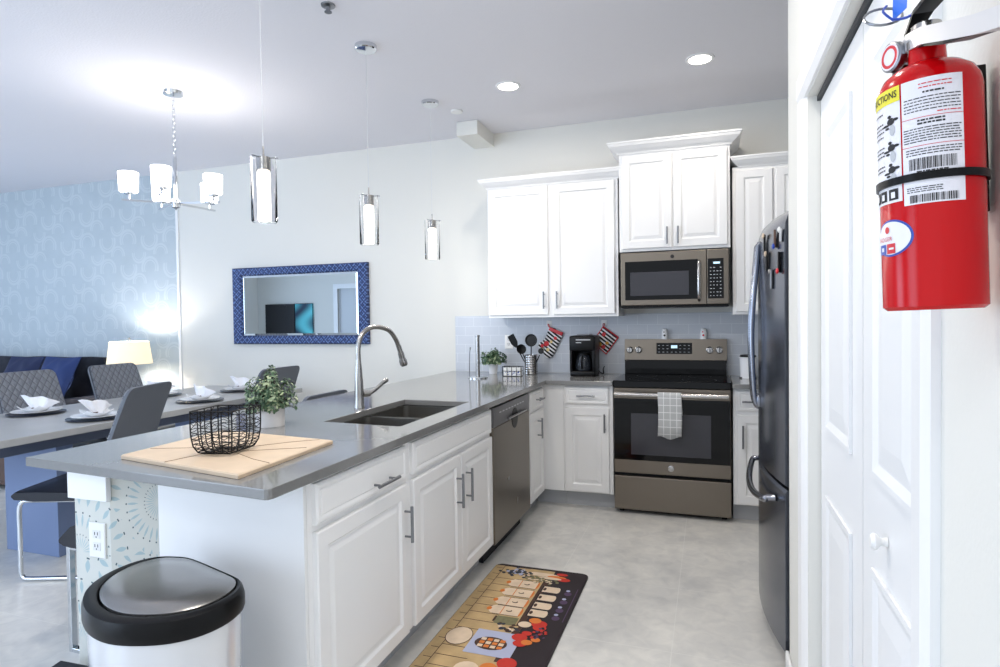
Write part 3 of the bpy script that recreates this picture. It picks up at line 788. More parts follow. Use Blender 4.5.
bm=new(); rings(bm,[oring(.94,.592),oring(.985,.594),oring(1.0,.604),oring(1.0,.630),oring(.975,.646),oring(.93,.651,.005),oring(.87,.648,.013),oring(.85,.640,.015),oring(.85,.60,.015)],True,True)
obj('rim',bm,BLACK,t,40)
bm=new(); rings(bm,[oring(.845,.641,.015),oring(.84,.650,.015),oring(.80,.655,.015),oring(.5,.660,.015),oring(.05,.662,.015)]); obj('lid_plate',bm,mat('lid_steel',(158,156,154),.25,.9),t,40)
bm=new(); box(bm,-1.43,1.03,.0,-1.33,1.07,.02,.004); obj('pedal',bm,BLACK,t)

# ============ RUG ============
RUGM=[mat('mat_dark',(38,28,34),.75),mat('mat_gold',(190,162,118),.75,var=.35,vscale=14),mat('mat_cream',(222,200,174),.75,var=.22,vscale=20),mat('mat_brownline',(70,46,36),.75),mat('mat_red',(196,48,36),.75,var=.2,vscale=30),mat('mat_orange',(214,122,52),.75),mat('mat_plum',(82,62,92),.75),mat('mat_grape',(52,56,66),.75,var=.3,vscale=60),mat('mat_bluegrey',(176,182,208),.75),mat('mat_olive',(120,116,84),.75,var=.4,vscale=50)]
bm=new(); L,W=1.22,.51; zt_=.012
def rrp(x0,y0,x1,y1,r,z,n=5):
    out=[]
    for cx_,cy_,a in ((x1-r,y1-r,0),(x0+r,y1-r,90),(x0+r,y0+r,180),(x1-r,y0+r,270)):
        for k in range(n+1): out.append((cx_+r*math.cos(R(a+90*k/n)),cy_+r*math.sin(R(a+90*k/n)),z))
    return out
rings(bm,[rrp(0,0,W,L,.035,.0),rrp(0,0,W,L,.035,.008),rrp(.008,.008,W-.008,L-.008,.03,zt_)])
lev=[zt_]
def rp(x0,y0,x1,y1,mi,h=1,rot=0):
    lev[0]+=4e-6; z=lev[0]+.0002*h; vs=[bm.verts.new((a,b,z)) for a,b in ((x0,y0),(x1,y0),(x1,y1),(x0,y1))]; bm.faces.new(vs).material_index=mi
def el(cx_,cy_,a,b,mi,h=1,n=18):
    lev[0]+=4e-6; z=lev[0]+.0002*h; vs=[bm.verts.new((cx_+a*math.cos(2*PI*k/n),cy_+b*math.sin(2*PI*k/n),z)) for k in range(n)]; bm.faces.new(vs).material_index=mi
# picture runs along the mat: left edge = brick counter front
rp(.005,.03,.335,L-.03,1,1)
yy=.03
while yy<L-.05:
    rp(.02,yy,.055,yy+.004,3,2); rp(.055,yy+.03,.20,yy+.034,3,2); yy+=.075
rp(.055,.02,.058,L-.02,3,2); 
rp(.305,.30,.335,L-.10,3,2)
for k,(yc_,ln) in enumerate(((1.0,.155),(.90,.16),(.80,.15),(.71,.145))):
    rp(.165,yc_-.044,.290,yc_+.044,3,3); rp(.168,yc_-.040,.287,yc_+.040,2,4); el(.168,yc_,.030,.040,2,4); el(.138,yc_,.012,.016,5,5); el(.287,yc_,.012,.040,5,3); el(.235,yc_,.014,.010,3,6); el(.233,yc_+.004,.010,.007,2,7); rp(.20,yc_-.038,.204,yc_+.038,5,5)
for k,yc_ in enumerate((.975,.885,.80,.725)):
    rp(.318,yc_-.036,.405,yc_+.036,0,3); rp(.326,yc_-.031,.400,yc_+.031,2,4); el(.400,yc_,.012,.031,2,4); el(.335,yc_,.008,.016,3,5)
    el(.455,yc_-.02,.018,.020,6,3); el(.450,yc_+.012,.010,.010,8,4)
    rp(.49,yc_-.045,.494,yc_+.045,6,2)
for _ in range(60):
    el(.12+random.gauss(.03,.04),1.125+random.gauss(0,.022),.010,.010,7 if random.random()<.8 else 8,6+_%3,8)
for _ in range(60):
    el(.27+random.gauss(.0,.045),1.065+random.gauss(0,.016),.009,.008,9 if random.random()<.7 else 2,6+_%3,8)
el(.28,1.135,.09,.022,2,4); el(.36,1.12,.05,.018,5,5); el(.40,1.10,.035,.02,4,6); el(.38,1.16,.03,.016,4,6); el(.33,1.10,.06,.014,2,7)
rp(.20,.585,.30,.655,9,4); rp(.19,.60,.20,.65,3,5)
for _ in range(26): el(.27+random.uniform(-.04,.06),.56+random.uniform(-.03,.03),.010,.009,random.choice((3,7,2,1)),5+_%3,8)
for cx_,cy_,a_,m_ in ((.40,.63,.036,4),(.41,.60,.030,4),(.375,.655,.028,5),(.35,.50,.034,4),(.365,.455,.03,4),(.39,.47,.024,5),(.34,.61,.03,2),(.37,.54,.022,4),(.42,.50,.02,5)):
    el(cx_,cy_,a_,a_*.85,m_,8)
for _ in range(24): el(.42+random.uniform(-.03,.03),.56+random.uniform(-.05,.05),.007,.007,random.choice((4,6,0)),9,8)
rp(.16,.33,.36,.52,8,3); el(.10,.44,.055,.07,2,5); el(.10,.44,.058,.074,3,4); el(.25,.42,.07,.05,3,5); 
for a_ in range(4):
    for b_ in range(3): rp(.20+a_*.028,.385+b_*.026,.222+a_*.028,.405+b_*.026,5 if (a_+b_)%2 else 2,7)
for cx_,cy_,a_,m_ in ((.36,.30,.04,4),(.30,.25,.035,5),(.22,.22,.05,2),(.38,.18,.04,4),(.2,.12,.05,2),(.33,.12,.04,5)): el(cx_,cy_,a_,a_,m_,6)
rg=obj('kitchen_mat',bm,RUGM,None); rg.location=(-1.115,1.90,.0005); 
tag(rg,'dark cushioned kitchen mat printed with jars, grapes and tomatoes on the tile floor','mat')

# ============ PENINSULA OBJECTS ============
# board
bm=new(); q=[(-1.835,1.462),(-1.262,1.362),(-1.290,1.858),(-1.850,1.920)]
rings(bm,[[(a,b,.9150) for a,b in q],[(a,b,.925) for a,b in q],[( -1.56+(a+1.56)*.985, 1.65+(b-1.65)*.985,.929) for a,b in q]])
t=thing('serving_board','pale wooden board with diagonal joint lines under the wire basket','board',(-1.56,1.65,.915))
bo=obj('board',bm,STRAW,t)
bm=new(); VN=mat('joint_line',(120,92,70),.7)
def vein(pts): tube(bm,[(a,b,.9293) for a,b in pts],.0011,4)
vein([(-1.82,1.56),(-1.66,1.62),(-1.50,1.60),(-1.36,1.53),(-1.27,1.50)]); vein([(-1.60,1.42),(-1.56,1.60),(-1.42,1.78),(-1.34,1.85)]); vein([(-1.50,1.60),(-1.30,1.72)]); vein([(-1.78,1.90),(-1.66,1.72),(-1.60,1.62)])
obj('inlay_lines',bm,VN,bo)
# wire basket
t=thing('wire_basket','black wire basket standing on the pale wooden board','basket',(-1.525,1.59,.93))
c4=[Vector((-1.755,1.660,0)),Vector((-1.640,1.745,0)),Vector((-1.725,1.895,0)),Vector((-1.845,1.795,0))]
c4=[Vector((-1.578,1.500,0)),Vector((-1.445,1.537,0)),Vector((-1.462,1.688,0)),Vector((-1.605,1.645,0))]
cc=sum(c4,Vector())/4; 
zr,zf=1.074,.9325
prof=[(1.0,1.0),(1.0,.65),(.985,.42),(.93,.20),(.80,.05),(.62,.0)]
def bpt(s,lv):
    s=s%4; i=int(s); f_=s-i; p=c4[i].lerp(c4[(i+1)%4],f_)
    k=lv*(len(prof)-1); a=min(int(k),len(prof)-2); g=k-a
    sc=prof[a][0]*(1-g)+prof[a+1][0]*g; hz=prof[a][1]*(1-g)+prof[a+1][1]*g
    return Vector((cc.x+(p.x-cc.x)*sc,cc.y+(p.y-cc.y)*sc,zf+(zr-zf)*hz))
bm=new(); tube(bm,[bpt(k/6,0) for k in range(24)],.0024,6,True); obj('rim',bm,BLACKM,t)
bm=new(); tube(bm,[bpt(k/6,1) for k in range(24)],.0018,6,True); obj('bottom_ring',bm,BLACKM,t)
bm=new()
for k in range(16):
    tube(bm,[bpt(k/4,v/10) for v in range(11)],.0020 if k%4 else .0024,6)
obj('uprights',bm,BLACKM,t)
bm=new(); random.seed(3)
for lv in range(15):
    v0=.03+lv*.066
    tube(bm,[bpt(k/8,min(1,max(0,v0+random.uniform(-.04,.04)))) for k in range(32)],.0013,5,True)
for k in range(5):
    a=bpt(.1+k*.2,1); b=bpt(2.9-k*.2,1); tube(bm,[a,b],.0013,5)
    a=bpt(1.1+k*.2,1); b=bpt(3.9-k*.2,1); tube(bm,[a,b],.0013,5)
obj('woven_wires',bm,BLACKM,t)

def plant(name,label,loc,pr,ph,cr,chh,nl,ls,potmat,group=None,taper=.8,lab2=None):
    t=thing(name,label,'plant',loc,group); x_,y_,z_=loc
    bm=new(); lathe(bm,[(0,z_),(pr*taper,z_),(pr,z_+ph),(pr-.004,z_+ph),(pr-.006,z_+ph-.012),(0,z_+ph-.012)],(x_,y_,0),28); obj('pot',bm,potmat,t,40)
    bm=new(); lathe(bm,[(0,z_+ph-.011),(pr-.0065,z_+ph-.011),(pr-.0065,z_+ph-.0085),(0,z_+ph-.004)],(x_,y_,0),20); obj('soil',bm,SOIL,t)
    bm=new(); bs=new()
    for i in range(nl):
        while True:
            d=Vector((random.uniform(-1,1),random.uniform(-1,1),random.uniform(-.25,1)))
            if .2<d.length<1: break
        st=int(d.x*7)
        lump=.82+.18*math.sin(d.x*6+d.y*5+1)
        p=Vector((x_+d.x*cr*lump,y_+d.y*cr*lump,z_+ph+.012+max(d.z,-.2)*chh*lump))
        n_=(d.normalized()+Vector((random.uniform(-.6,.6),random.uniform(-.6,.6),random.uniform(-.2,.9)))).normalized()
        u=n_.orthogonal().normalized(); u=(Matrix.Rotation(random.uniform(0,6.28),3,n_)@u); v=n_.cross(u); s=ls*random.uniform(.7,1.2)
        q=[p-u*s, p+v*s*.45-u*s*.2+n_*s*.12, p+v*s*.35+u*s*.5+n_*s*.1, p+u*s*.98, p-v*s*.35+u*s*.5+n_*s*.1, p-v*s*.45-u*s*.2+n_*s*.12]
        f_=bm.faces.new([bm.verts.new(k) for k in q]); f_.material_index=0 if random.random()<.68 else 1
        if i%12==0: tube(bs,[(x_+random.uniform(-.3,.3)*pr,y_+random.uniform(-.3,.3)*pr,z_+ph-.008),(p+Vector((x_,y_,z_+ph)))/2+Vector((0,0,.01)),p],.0013,4)
    obj('foliage',bm,[LEAF,LEAF2],t); obj('stems',bs,SOIL,t)
    return t
random.seed(11)
POTW=mat('pale_wood_pot',(214,212,212),.6,var=.1,vscale=30)
tp=plant('potted_plant','leafy green bush in a whitewashed pot behind the wire basket',(-1.785,2.12,.9145),.060,.088,.118,.165,1500,.0105,POTW,taper=.97)
bm=new(); 
random.seed(5)
plant('potted_plant','small dark green plant in a white tapered pot by the backsplash',(-1.66,4.60,.9145),.045,.095,.115,.11,420,.020,CERAM,taper=.7)

# paper towel holder
t=thing('paper_towel_holder','empty upright steel paper towel holder on the corner worktop','paper towel holder',(-1.655,4.25,.9145))
bm=new(); lathe(bm,[(0,.9145),(.075,.9145),(.075,.922),(.07,.926),(0,.926)],(-1.655,4.25,0),32); obj('base',bm,CHROME,t,40)
bm=new(); lathe(bm,[(.016,.926),(.016,1.225),(.019,1.228),(.019,1.238),(0,1.24)],(-1.655,4.25,0),18); obj('post',bm,STEEL,t,40)
bm=new(); tube(bm,smooth_path([(-1.715,4.23,.926),(-1.715,4.23,1.0),(-1.712,4.23,1.10),(-1.708,4.235,1.14)],4),.004,8); lathe(bm,[(0,1.13),(.007,1.136),(.007,1.144),(0,1.15)],(-1.708,4.235,0),12); obj('tension_arm',bm,NICKEL,t,40)
# wire napkin caddy
t=thing('napkin_caddy','small black wire caddy of blue and white napkins beside the utensil crock','caddy',(-1.44,4.45,.9145))
bm=new()
for zz in (.917,.955,.990): tube(bm,[(-1.515,4.41,zz),(-1.365,4.41,zz),(-1.365,4.47,zz),(-1.515,4.47,zz)],.0022,6,True)
for xx in (-1.515,-1.477,-1.44,-1.402,-1.365):
    for yy in (4.41,4.47): tube(bm,[(xx,yy,.917),(xx,yy,.990)],.0022,6)
obj('wire_frame',bm,BLACKM,t)
bm=new(); box(bm,-1.508,4.418,.9165,-1.372,4.462,.980,.003); nk=tag(obj('napkins',bm,WHITEP),'stack of white napkins with blue dots inside the wire caddy','napkins')
bm=new(); random.seed(4)
for _ in range(22):
    xx=random.uniform(-1.50,-1.38); zz=random.uniform(.922,.955); s=random.uniform(.004,.009); box(bm,xx,4.4165,zz,xx+s,4.418,zz+s)
obj('blue_print',bm,BLUE,nk)
# utensil crock + utensils
t=thing('utensil_crock','ribbed steel utensil crock standing against the backsplash','utensil holder',(-1.345,4.62,.9145))
bm=new(); pf=[(0,.9145)]
for k in range(8): pf+=[(.052,.916+k*.019),(.053,.922+k*.019),(.0505,.932+k*.019)]
pf+=[(.053,1.068),(.050,1.07),(.049,1.06),(.048,.925),(0,.925)]
lathe(bm,pf,(-1.345,4.62,0),28); obj('crock',bm,STEEL,t,40)
def utensil(lab,base,tip,kind):
    t=thing('cooking_utensil',lab,'utensil',base,'utensils in the steel crock')
    b_,e=Vector(base),Vector(tip); d=(e-b_).normalized()
    bm=new(); tube(bm,[b_,e-d*.035],.0045,8); obj('handle',bm,BLACK,t)
    bm=new()
    if kind=='skimmer':
        disc(bm,e,(0,-1,.1),[(.048,-.004),(.05,.004),(.040,.002),(.038,-.002)],24)
    elif kind=='ladle':
        disc(bm,e,(.5,-.75,.2),[(.012,-.02),(.032,-.012),(.040,.006),(.036,.006),(.02,-.008)],18)
    elif kind=='spatula':
        u=d.cross(Vector((0,1,0))).normalized(); w_=.028
        rings(bm,[[e-d*.04-u*.010,e-d*.04+u*.010,e-d*.04+u*.010+Vector((0,.004,0)),e-d*.04-u*.010+Vector((0,.004,0))],[e-u*w_,e+u*w_,e+u*w_+Vector((0,.004,0)),e-u*w_+Vector((0,.004,0))],[e+d*.07-u*w_,e+d*.07+u*w_,e+d*.07+u*w_+Vector((0,.004,0)),e+d*.07-u*w_+Vector((0,.004,0))]])
    else:
        disc(bm,e,(0,-1,.15),[(.004,-.008),(.018,-.005),(.024,.004),(.019,.004)],14)
    obj('head',bm,BLACK,t,50)
utensil('black slotted spatula leaning left out of the steel crock',(-1.355,4.625,.93),(-1.475,4.60,1.165),'spatula')
utensil('round black skimmer standing highest in the steel crock',(-1.345,4.615,.93),(-1.335,4.60,1.185),'skimmer')
utensil('black serving spoon leaning right towards the oven mitt',(-1.335,4.62,.93),(-1.255,4.60,1.10),'spoon')
utensil('dark ladle between the spatula and the skimmer in the crock',(-1.35,4.61,.93),(-1.415,4.585,1.115),'ladle')
# coffee maker
t=thing('coffee_maker','black drip coffee maker on the worktop left of the range','coffee maker',(-.90,4.60,.9145))
bm=new(); box(bm,-1.005,4.50,.9145,-.815,4.72,.955,.010); obj('base',bm,BLACK,t,40)
bm=new(); box(bm,-1.003,4.62,.955,-.817,4.725,1.14,.008); obj('water_tank',bm,BLACK,t,40)
for a in (-1.005,-.833):
    bm=new(); box(bm,a,4.50,.950,a+.018,4.64,1.12,.004); obj('side_column',bm,BLACK,t,40)
bm=new(); box(bm,-1.008,4.495,1.105,-.812,4.725,1.222,.014,3); hd=obj('brew_head',bm,BLACK,t,40)
bm=new(); box(bm,-.955,4.4935,1.188,-.845,4.4955,1.196); box(bm,-.955,4.4935,1.168,-.915,4.4955,1.174); obj('front_lettering',bm,LGREY,hd)
bm=new(); box(bm,-.96,4.55,1.222,-.86,4.68,1.232,.004); obj('lid',bm,NICKEL,hd)
bm=new(); lathe(bm,[(0,.957),(.058,.957),(.064,.975),(.062,1.02),(.05,1.06),(.043,1.075),(.041,1.075),(.048,1.058),(.060,1.02),(.061,.977),(.056,.961),(0,.961)],(-.91,4.57,0),28); cf=obj('carafe',bm,mat('smoked_glass',(60,66,76),.06,0,trans=.6),t,40)
bm=new(); tube(bm,smooth_path([(-.91,4.53,1.065),(-.91,4.495,1.05),(-.91,4.482,1.01),(-.91,4.50,.975)],4),.007,8); obj('handle',bm,BLACK,cf,50)
bm=new(); lathe(bm,[(.048,1.075),(.048,1.088),(0,1.09)],(-.91,4.57,0),20); obj('carafe_lid',bm,BLACK,cf,40)
bm=new(); tube(bm,smooth_path([(-.82,4.70,.94),(-.79,4.68,.925),(-.775,4.66,.93),(-.785,4.70,.955),(-.79,4.79,.97)],5),.004,8); obj('power_cord',bm,BLACK,t)
# canister right
t=thing('canister','white canister with black lid on the worktop behind the fridge handle','canister',(.255,4.62,.9145))
bm=new(); lathe(bm,[(0,.9145),(.052,.9145),(.058,1.055),(.064,1.058),(.064,1.064),(0,1.064)],(.255,4.62,0),30); obj('jar',bm,CERAM,t,40)
bm=new(); lathe(bm,[(0,1.064),(.056,1.064),(.052,1.078),(.02,1.082),(0,1.084)],(.255,4.62,0),26); obj('lid',bm,BLACK,t,40)
bm=new(); 
for k in range(3): lathe(bm,[(0,.915),(.012,.915),(.012,.922),(0,.922)],(.255+.052*math.cos(k*2.1+3.6),4.62+.052*math.sin(k*2.1+3.6),0),8)
obj('feet',bm,BLACK,t)
# shakers on backguard
for xs,acc,lab in ((-.325,BLACK,'white shaker with black marks standing on the left of the range backguard'),(-.045,REDI,'white shaker with a red mark standing on the right of the range backguard')):
    t=thing('shaker',lab,'shaker',(xs,4.77,1.186),None)
    bm=new(); lathe(bm,[(0,1.1865),(.024,1.1865),(.024,1.235),(.020,1.25),(.0,1.25)],(xs,4.77,0),20); obj('body',bm,CERAM,t,40)
    bm=new(); lathe(bm,[(.0205,1.249),(.017,1.264),(0,1.268)],(xs,4.77,0),18); obj('cap',bm,CERAM,t,40)
    bm=new(); disc(bm,(xs,4.7465,1.215),(0,-1,0),[(.008,-.002),(.008,.0012)],12); disc(bm,(xs-.004,4.7475,1.240),(0,-1,0),[(.005,-.003),(.005,.0015)],10); obj('mark',bm,acc,t)
# outlets
def outlet(lab,f,a,b,n='outlet'):
    t=thing('wall_outlet',lab,'outlet',f(a,b,0),None)
    bm=new(); panel(bm,f,a-.036,a+.036,b-.058,b+.058,[(0,.0006),(0,.005),(.003,.007)]); pl=obj('cover_plate',bm,WHITEP,t)
    bm=new()
    for s in (-.02,.02):
        panel(bm,f,a-.017,a+.017,b+s-.014,b+s+.014,[(0,.0065),(.001,.0085)])
    obj('sockets',bm,mat('socket_white',(226,226,226),.5),pl)
    bm=new()
    for s in (-.02,.02):
        panel(bm,f,a-.008,a-.005,b+s-.002,b+s+.008,[(0,.0083),(0,.0088)]); panel(bm,f,a+.005,a+.008,b+s-.002,b+s+.008,[(0,.0083),(0,.0088)]); panel(bm,f,a-.002,a+.002,b+s-.010,b+s-.006,[(0,.0083),(0,.0088)])
    obj('slots',bm,DARKGAP,pl)
outlet('white wall outlet on the backsplash above the small plant',mapper('-y',YB-.010),-1.588,1.165)
outlet('white outlet on the end of the papered knee wall',mapper('-y',1.43),-1.905,.650)
# hooks with mitt and potholder
def hook(xs,lab):
    t=thing('adhesive_hook',lab,'hook',(xs,4.80,1.315),'hooks on the backsplash')
    bm=new(); box(bm,xs-.022,4.8005,1.295,xs+.022,4.8055,1.338,.002); obj('plate',bm,WHITEP,t)
    bm=new(); tube(bm,smooth_path([(xs,4.801,1.31),(xs,4.792,1.303),(xs,4.786,1.304),(xs,4.784,1.313)],3),.0028,8); obj('peg',bm,NICKEL,t)
hook(-1.240,'white adhesive hook on the backsplash holding the oven mitt'); hook(-.790,'white adhesive hook on the backsplash holding the quilted potholder')
STR=mat('black_white_stripes',(240,240,240),.9)
tt,x,y,z=coords(STR)
g=((x*.62+z*.78)/.026).fract().lt(.55)
setcol(STR,colmix(tt,g,(236,236,238),(30,30,36)))
def rot2(pts,ang,cx_,cz_): 
    c_,s_=math.cos(ang),math.sin(ang); return [(cx_+a*c_-b*s_,cz_+a*s_+b*c_) for a,b in pts]
def slab(bm,pts,y0,y1,puff=.006):
    mx_=sum(p[0] for p in pts)/len(pts); mz=sum(p[1] for p in pts)/len(pts)
    def sc(k,yv): return [(mx_+(a-mx_)*k,yv,mz+(b-mz)*k) for a,b in pts]
    rings(bm,[sc(.96,y1),sc(1,y1-.003),sc(1,y0+.004),sc(.95,y0),sc(.6,y0-puff)])
t=thing('oven_mitt','striped black, white and red oven mitt hanging from the left hook','oven mitt',(-1.24,4.79,1.30))
mp=[(-.055,0),(.055,0),(.058,-.10),(.060,-.17),(.045,-.225),(.01,-.235),(-.025,-.215),(-.035,-.165),(-.06,-.19),(-.085,-.185),(-.088,-.155),(-.066,-.115),(-.058,-.08)]
P0=rot2(mp,-.42,-1.175,1.258)
bm=new(); slab(bm,[(p.x,p.z) for p in smooth_loop([(a,0,b) for a,b in P0],3)],4.775,4.798); obj('mitt',bm,STR,t,50)
bm=new(); slab(bm,rot2([(-.060,.006),(.060,.006),(.060,-.022),(-.060,-.022)],-.42,-1.175,1.258),4.770,4.7995,.002); obj('cuff',bm,REDI,t)
bm=new(); tube(bm,smooth_path([(-1.228,4.785,1.278),(-1.236,4.785,1.300),(-1.246,4.785,1.3105),(-1.240,4.785,1.290),(-1.215,4.785,1.272)],4),.0028,6); obj('hanging_loop',bm,REDI,t)
bm=new(); 
for a,b,r_,m_ in ((-.03,-.13,.022,0),(-.055,-.16,.014,0),(.0,-.17,.014,1),(.02,-.06,.014,0),(.0,-.10,.012,1),(-.045,-.185,.010,1)):
    (px,pz),=rot2([(a,b)],-.42,-1.175,1.258); n0=len(bm.faces); disc(bm,(px,4.768,pz),(0,-1,0),[(r_,-.008),(r_,.001),(r_*.6,.003)],12)
    bm.faces.ensure_lookup_table()
    for f_ in bm.faces[n0:]: f_.material_index=m_
obj('printed_patches',bm,[REDI,mat('warm_cream',(230,208,150),.8)],t)
t=thing('potholder','square quilted potholder with red edge hanging from the right hook','potholder',(-.79,4.79,1.30))
hp=[(0,0),(.098,-.098),(0,-.205),(-.098,-.098)]
hp=[(-.79+a+.012,1.292+b) for a,b in hp]
hp=rot2([(0,0),(.115,-.085),(.02,-.215),(-.085,-.12)],.0,-.795,1.285)
bm=new(); slab(bm,hp,4.782,4.798,.003); obj('pad',bm,STR,t)
bm=new(); tube(bm,[(a,4.788,b) for a,b in hp],.007,8,True); obj('binding',bm,REDI,t,40)
bm=new(); 
for a,b,r_,m_ in ((-.03,-.14,.018,1),(.005,-.06,.016,0),(.03,-.13,.014,1),(.0,-.16,.016,0)):
    n0=len(bm.faces); disc(bm,(-.795+a,4.7785,1.285+b),(0,-1,0),[(r_,-.004),(r_,.001),(r_*.6,.002)],12); bm.faces.ensure_lookup_table()
    for f_ in bm.faces[n0:]: f_.material_index=m_
obj('printed_patches',bm,[REDI,mat('mustard_print',(206,150,52),.8)],t)
bm=new(); tube(bm,smooth_path([(-.795,4.787,1.285),(-.799,4.786,1.303),(-.790,4.785,1.3105),(-.783,4.786,1.300),(-.792,4.787,1.287)],4),.0028,6); obj('hanging_loop',bm,REDI,t)

# ============ MIRROR ============
t=thing('wall_mirror','wide wall mirror in a blue embossed frame above the dining table','mirror',(-3.68,4.79,1.15))
bm=new(); o0=(-4.44,1.147,-2.92,1.889); i0=(-4.335,1.228,-3.025,1.812)
def rect(q,y_,d=0): return [(q[0]+d,y_,q[1]+d),(q[2]-d,y_,q[1]+d),(q[2]-d,y_,q[3]-d),(q[0]+d,y_,q[3]-d)]
rings(bm,[rect(o0,4.814),rect(o0,4.778),rect(o0,4.770,.012),rect(i0,4.776,-.012),rect(i0,4.788),rect(i0,4.802)],False,False)
obj('frame',bm,MFRAME,t)
bm=new(); rings(bm,[rect(i0,4.801,-.002),rect(i0,4.795,.0),rect(i0,4.792,.02)]); obj('mirror_glass',bm,MIRROR,t)
# things on the far wall seen in the mirror
t=thing('television','black flat television on the wall reflected in the mirror','television',(-8.97,-1.47,1.1))
bm=new(); box(bm,-9.36,-1.498,1.10,-8.585,-1.45,1.75,.006); obj('screen',bm,mat('screen_black',(24,24,30),.5),t)
bm=new(); box(bm,-9.15,-1.4995,1.2,-8.8,-1.4985,1.6); obj('wall_mount',bm,BLACK,t)
WAVE=mat('teal_wave_print',(40,140,160),.5)
tt,x,y,z=coords(WAVE); q=((x*3+(z*7).sin()*.6)*3.2).sin()*.5+.5
setcol(WAVE,colmix(tt,q,(16,48,76),(96,206,216)))
t=thing('wall_picture','teal abstract picture beside the television in the mirror reflection','picture',(-8.34,-1.48,1.1))
bm=new(); box(bm,-8.575,-1.4985,1.10,-8.12,-1.465,1.75,.003); obj('canvas',bm,WAVE,t)
bm=new(); tube(bm,[(-8.577,-1.466,1.098),(-8.118,-1.466,1.098),(-8.118,-1.466,1.752),(-8.577,-1.466,1.752)],.006,6,True); obj('frame',bm,BLACK,t)

# ============ PENDANTS ============
def pendant(x_,y_,lab):
    t=thing('pendant_light',lab,'pendant light',(x_,y_,ZC),'glass pendants over the peninsula')
    bm=new(); lathe(bm,[(0,ZC-.001),(.062,ZC-.001),(.062,ZC-.022),(.056,ZC-.028),(0,ZC-.030)],(x_,y_,0),32); obj('canopy',bm,CHROME,t,40)
    bm=new(); tube(bm,[(x_,y_,ZC-.029),(x_,y_,2.10)],.0013,6); obj('cord',bm,mat('pale_cord',(205,207,210),.5),t)
    bm=new(); lathe(bm,[(0,2.115),(.004,2.115),(.005,2.075),(.030,2.068),(.030,2.012),(.026,2.010),(0,2.010)],(x_,y_,0),26); obj('socket_cap',bm,STEEL,t,40)
    bm=new()
    for a in (.4,.4+2*PI/3,.4+4*PI/3): tube(bm,[(x_,y_,2.066),(x_+.062*math.cos(a),y_+.062*math.sin(a),2.066)],.0028,8)
    obj('support_rods',bm,NICKEL,t)
    bm=new(); lathe(bm,[(.0535,2.070),(.0535,1.795),(.050,1.790),(.0465,1.795),(.0485,2.070)],(x_,y_,0),36,cap=False)
    rings_fix=1; bmesh.ops.remove_doubles(bm,verts=bm.verts,dist=1e-6); obj('glass_cylinder',bm,GLASS,t,60)
    bm=new(); lathe(bm,[(0,2.008),(.025,2.008),(.027,2.0),(.027,1.805),(.024,1.797),(0,1.797)],(x_,y_,0),26); g=obj('bubble_glass',bm,GLOW,t,40)
    l=bpy.data.lights.new('pendant_bulb','POINT'); l.energy=7; l.color=(1,.95,.88); l.shadow_soft_size=.05
    lo=bpy.data.objects.new('pendant_bulb',l); lo.location=(0,0,1.90-ZC-.13); lo.parent=t; C.objects.link(lo)
    return t
pendant(-1.815,2.15,'glass pendant light hanging nearest, over the wire basket')
pendant(-1.825,3.02,'glass pendant light hanging second over the sink')
pendant(-1.87,3.945,'glass pendant light hanging farthest, nearest the wall cabinets')
# ============ CHANDELIER ============
cx,cy=-3.39,3.155
t=thing('chandelier','chrome five-arm chandelier with lit white glass shades over the dining table','chandelier',(cx,cy,ZC))
bm=new(); lathe(bm,[(0,ZC-.001),(.065,ZC-.001),(.06,ZC-.02),(.02,ZC-.028),(0,ZC-.03)],(cx,cy,0),32); obj('canopy',bm,CHROME,t,40)
bm=new(); zz=ZC-.03; k=0
while zz>2.52:
    r_=.010; ln=.018
    lp=[(cx+(r_*math.cos(a) if k%2 else 0),cy+(0 if k%2 else r_*math.cos(a)),zz-ln+ln*math.sin(a)) for a in [2*PI*j/12 for j in range(12)]]
    tube(bm,lp,.0022,5,True); zz-=.029; k+=1
tube(bm,[(cx+.004,cy,ZC-.03),(cx-.004,cy+.004,2.75),(cx+.003,cy,2.52)],.0016,5)
obj('chain',bm,CHROME,t,50)
bm=new(); lathe(bm,[(0,2.50),(.008,2.49),(.012,2.47),(.012,2.20),(.026,2.19),(.030,2.165),(.026,2.14),(.008,2.13),(0,2.12)],(cx,cy,0),22); obj('stem',bm,CHROME,t,40)
for k in range(5):
    a=R(-59.5+72*k); ex,ey=cx+.27*math.cos(a),cy+.27*math.sin(a)
    bm=new(); d=Vector((math.cos(a),math.sin(a),0)); u=Vector((-d.y,d.x,0))
    rs=[]
    for s,w_ in ((.02,.008),(.31,.008)):
        p=Vector((cx,cy,2.165))+d*s; rs.append([p-u*w_+Vector((0,0,-.006)),p+u*w_+Vector((0,0,-.006)),p+u*w_+Vector((0,0,.006)),p-u*w_+Vector((0,0,.006))])
    rings(bm,rs); lathe(bm,[(.008,2.165),(.008,2.20),(.032,2.205),(.034,2.215),(0,2.216)],(ex,ey,0),18); ar=obj('arm',bm,CHROME,t,40)
    bm=new(); lathe(bm,[(0,2.217),(.050,2.217),(.056,2.225),(.060,2.345),(.057,2.345),(.053,2.23),(0,2.224)],(ex,ey,0),28); obj('shade',bm,SHADE,ar,40)
l=bpy.data.lights.new('chandelier_bulbs','POINT'); l.energy=9; l.color=(1,.97,.95); l.shadow_soft_size=.3
lo=bpy.data.objects.new('chandelier_bulbs',l); lo.location=(0,0,2.40-ZC); lo.parent=t; C.objects.link(lo)
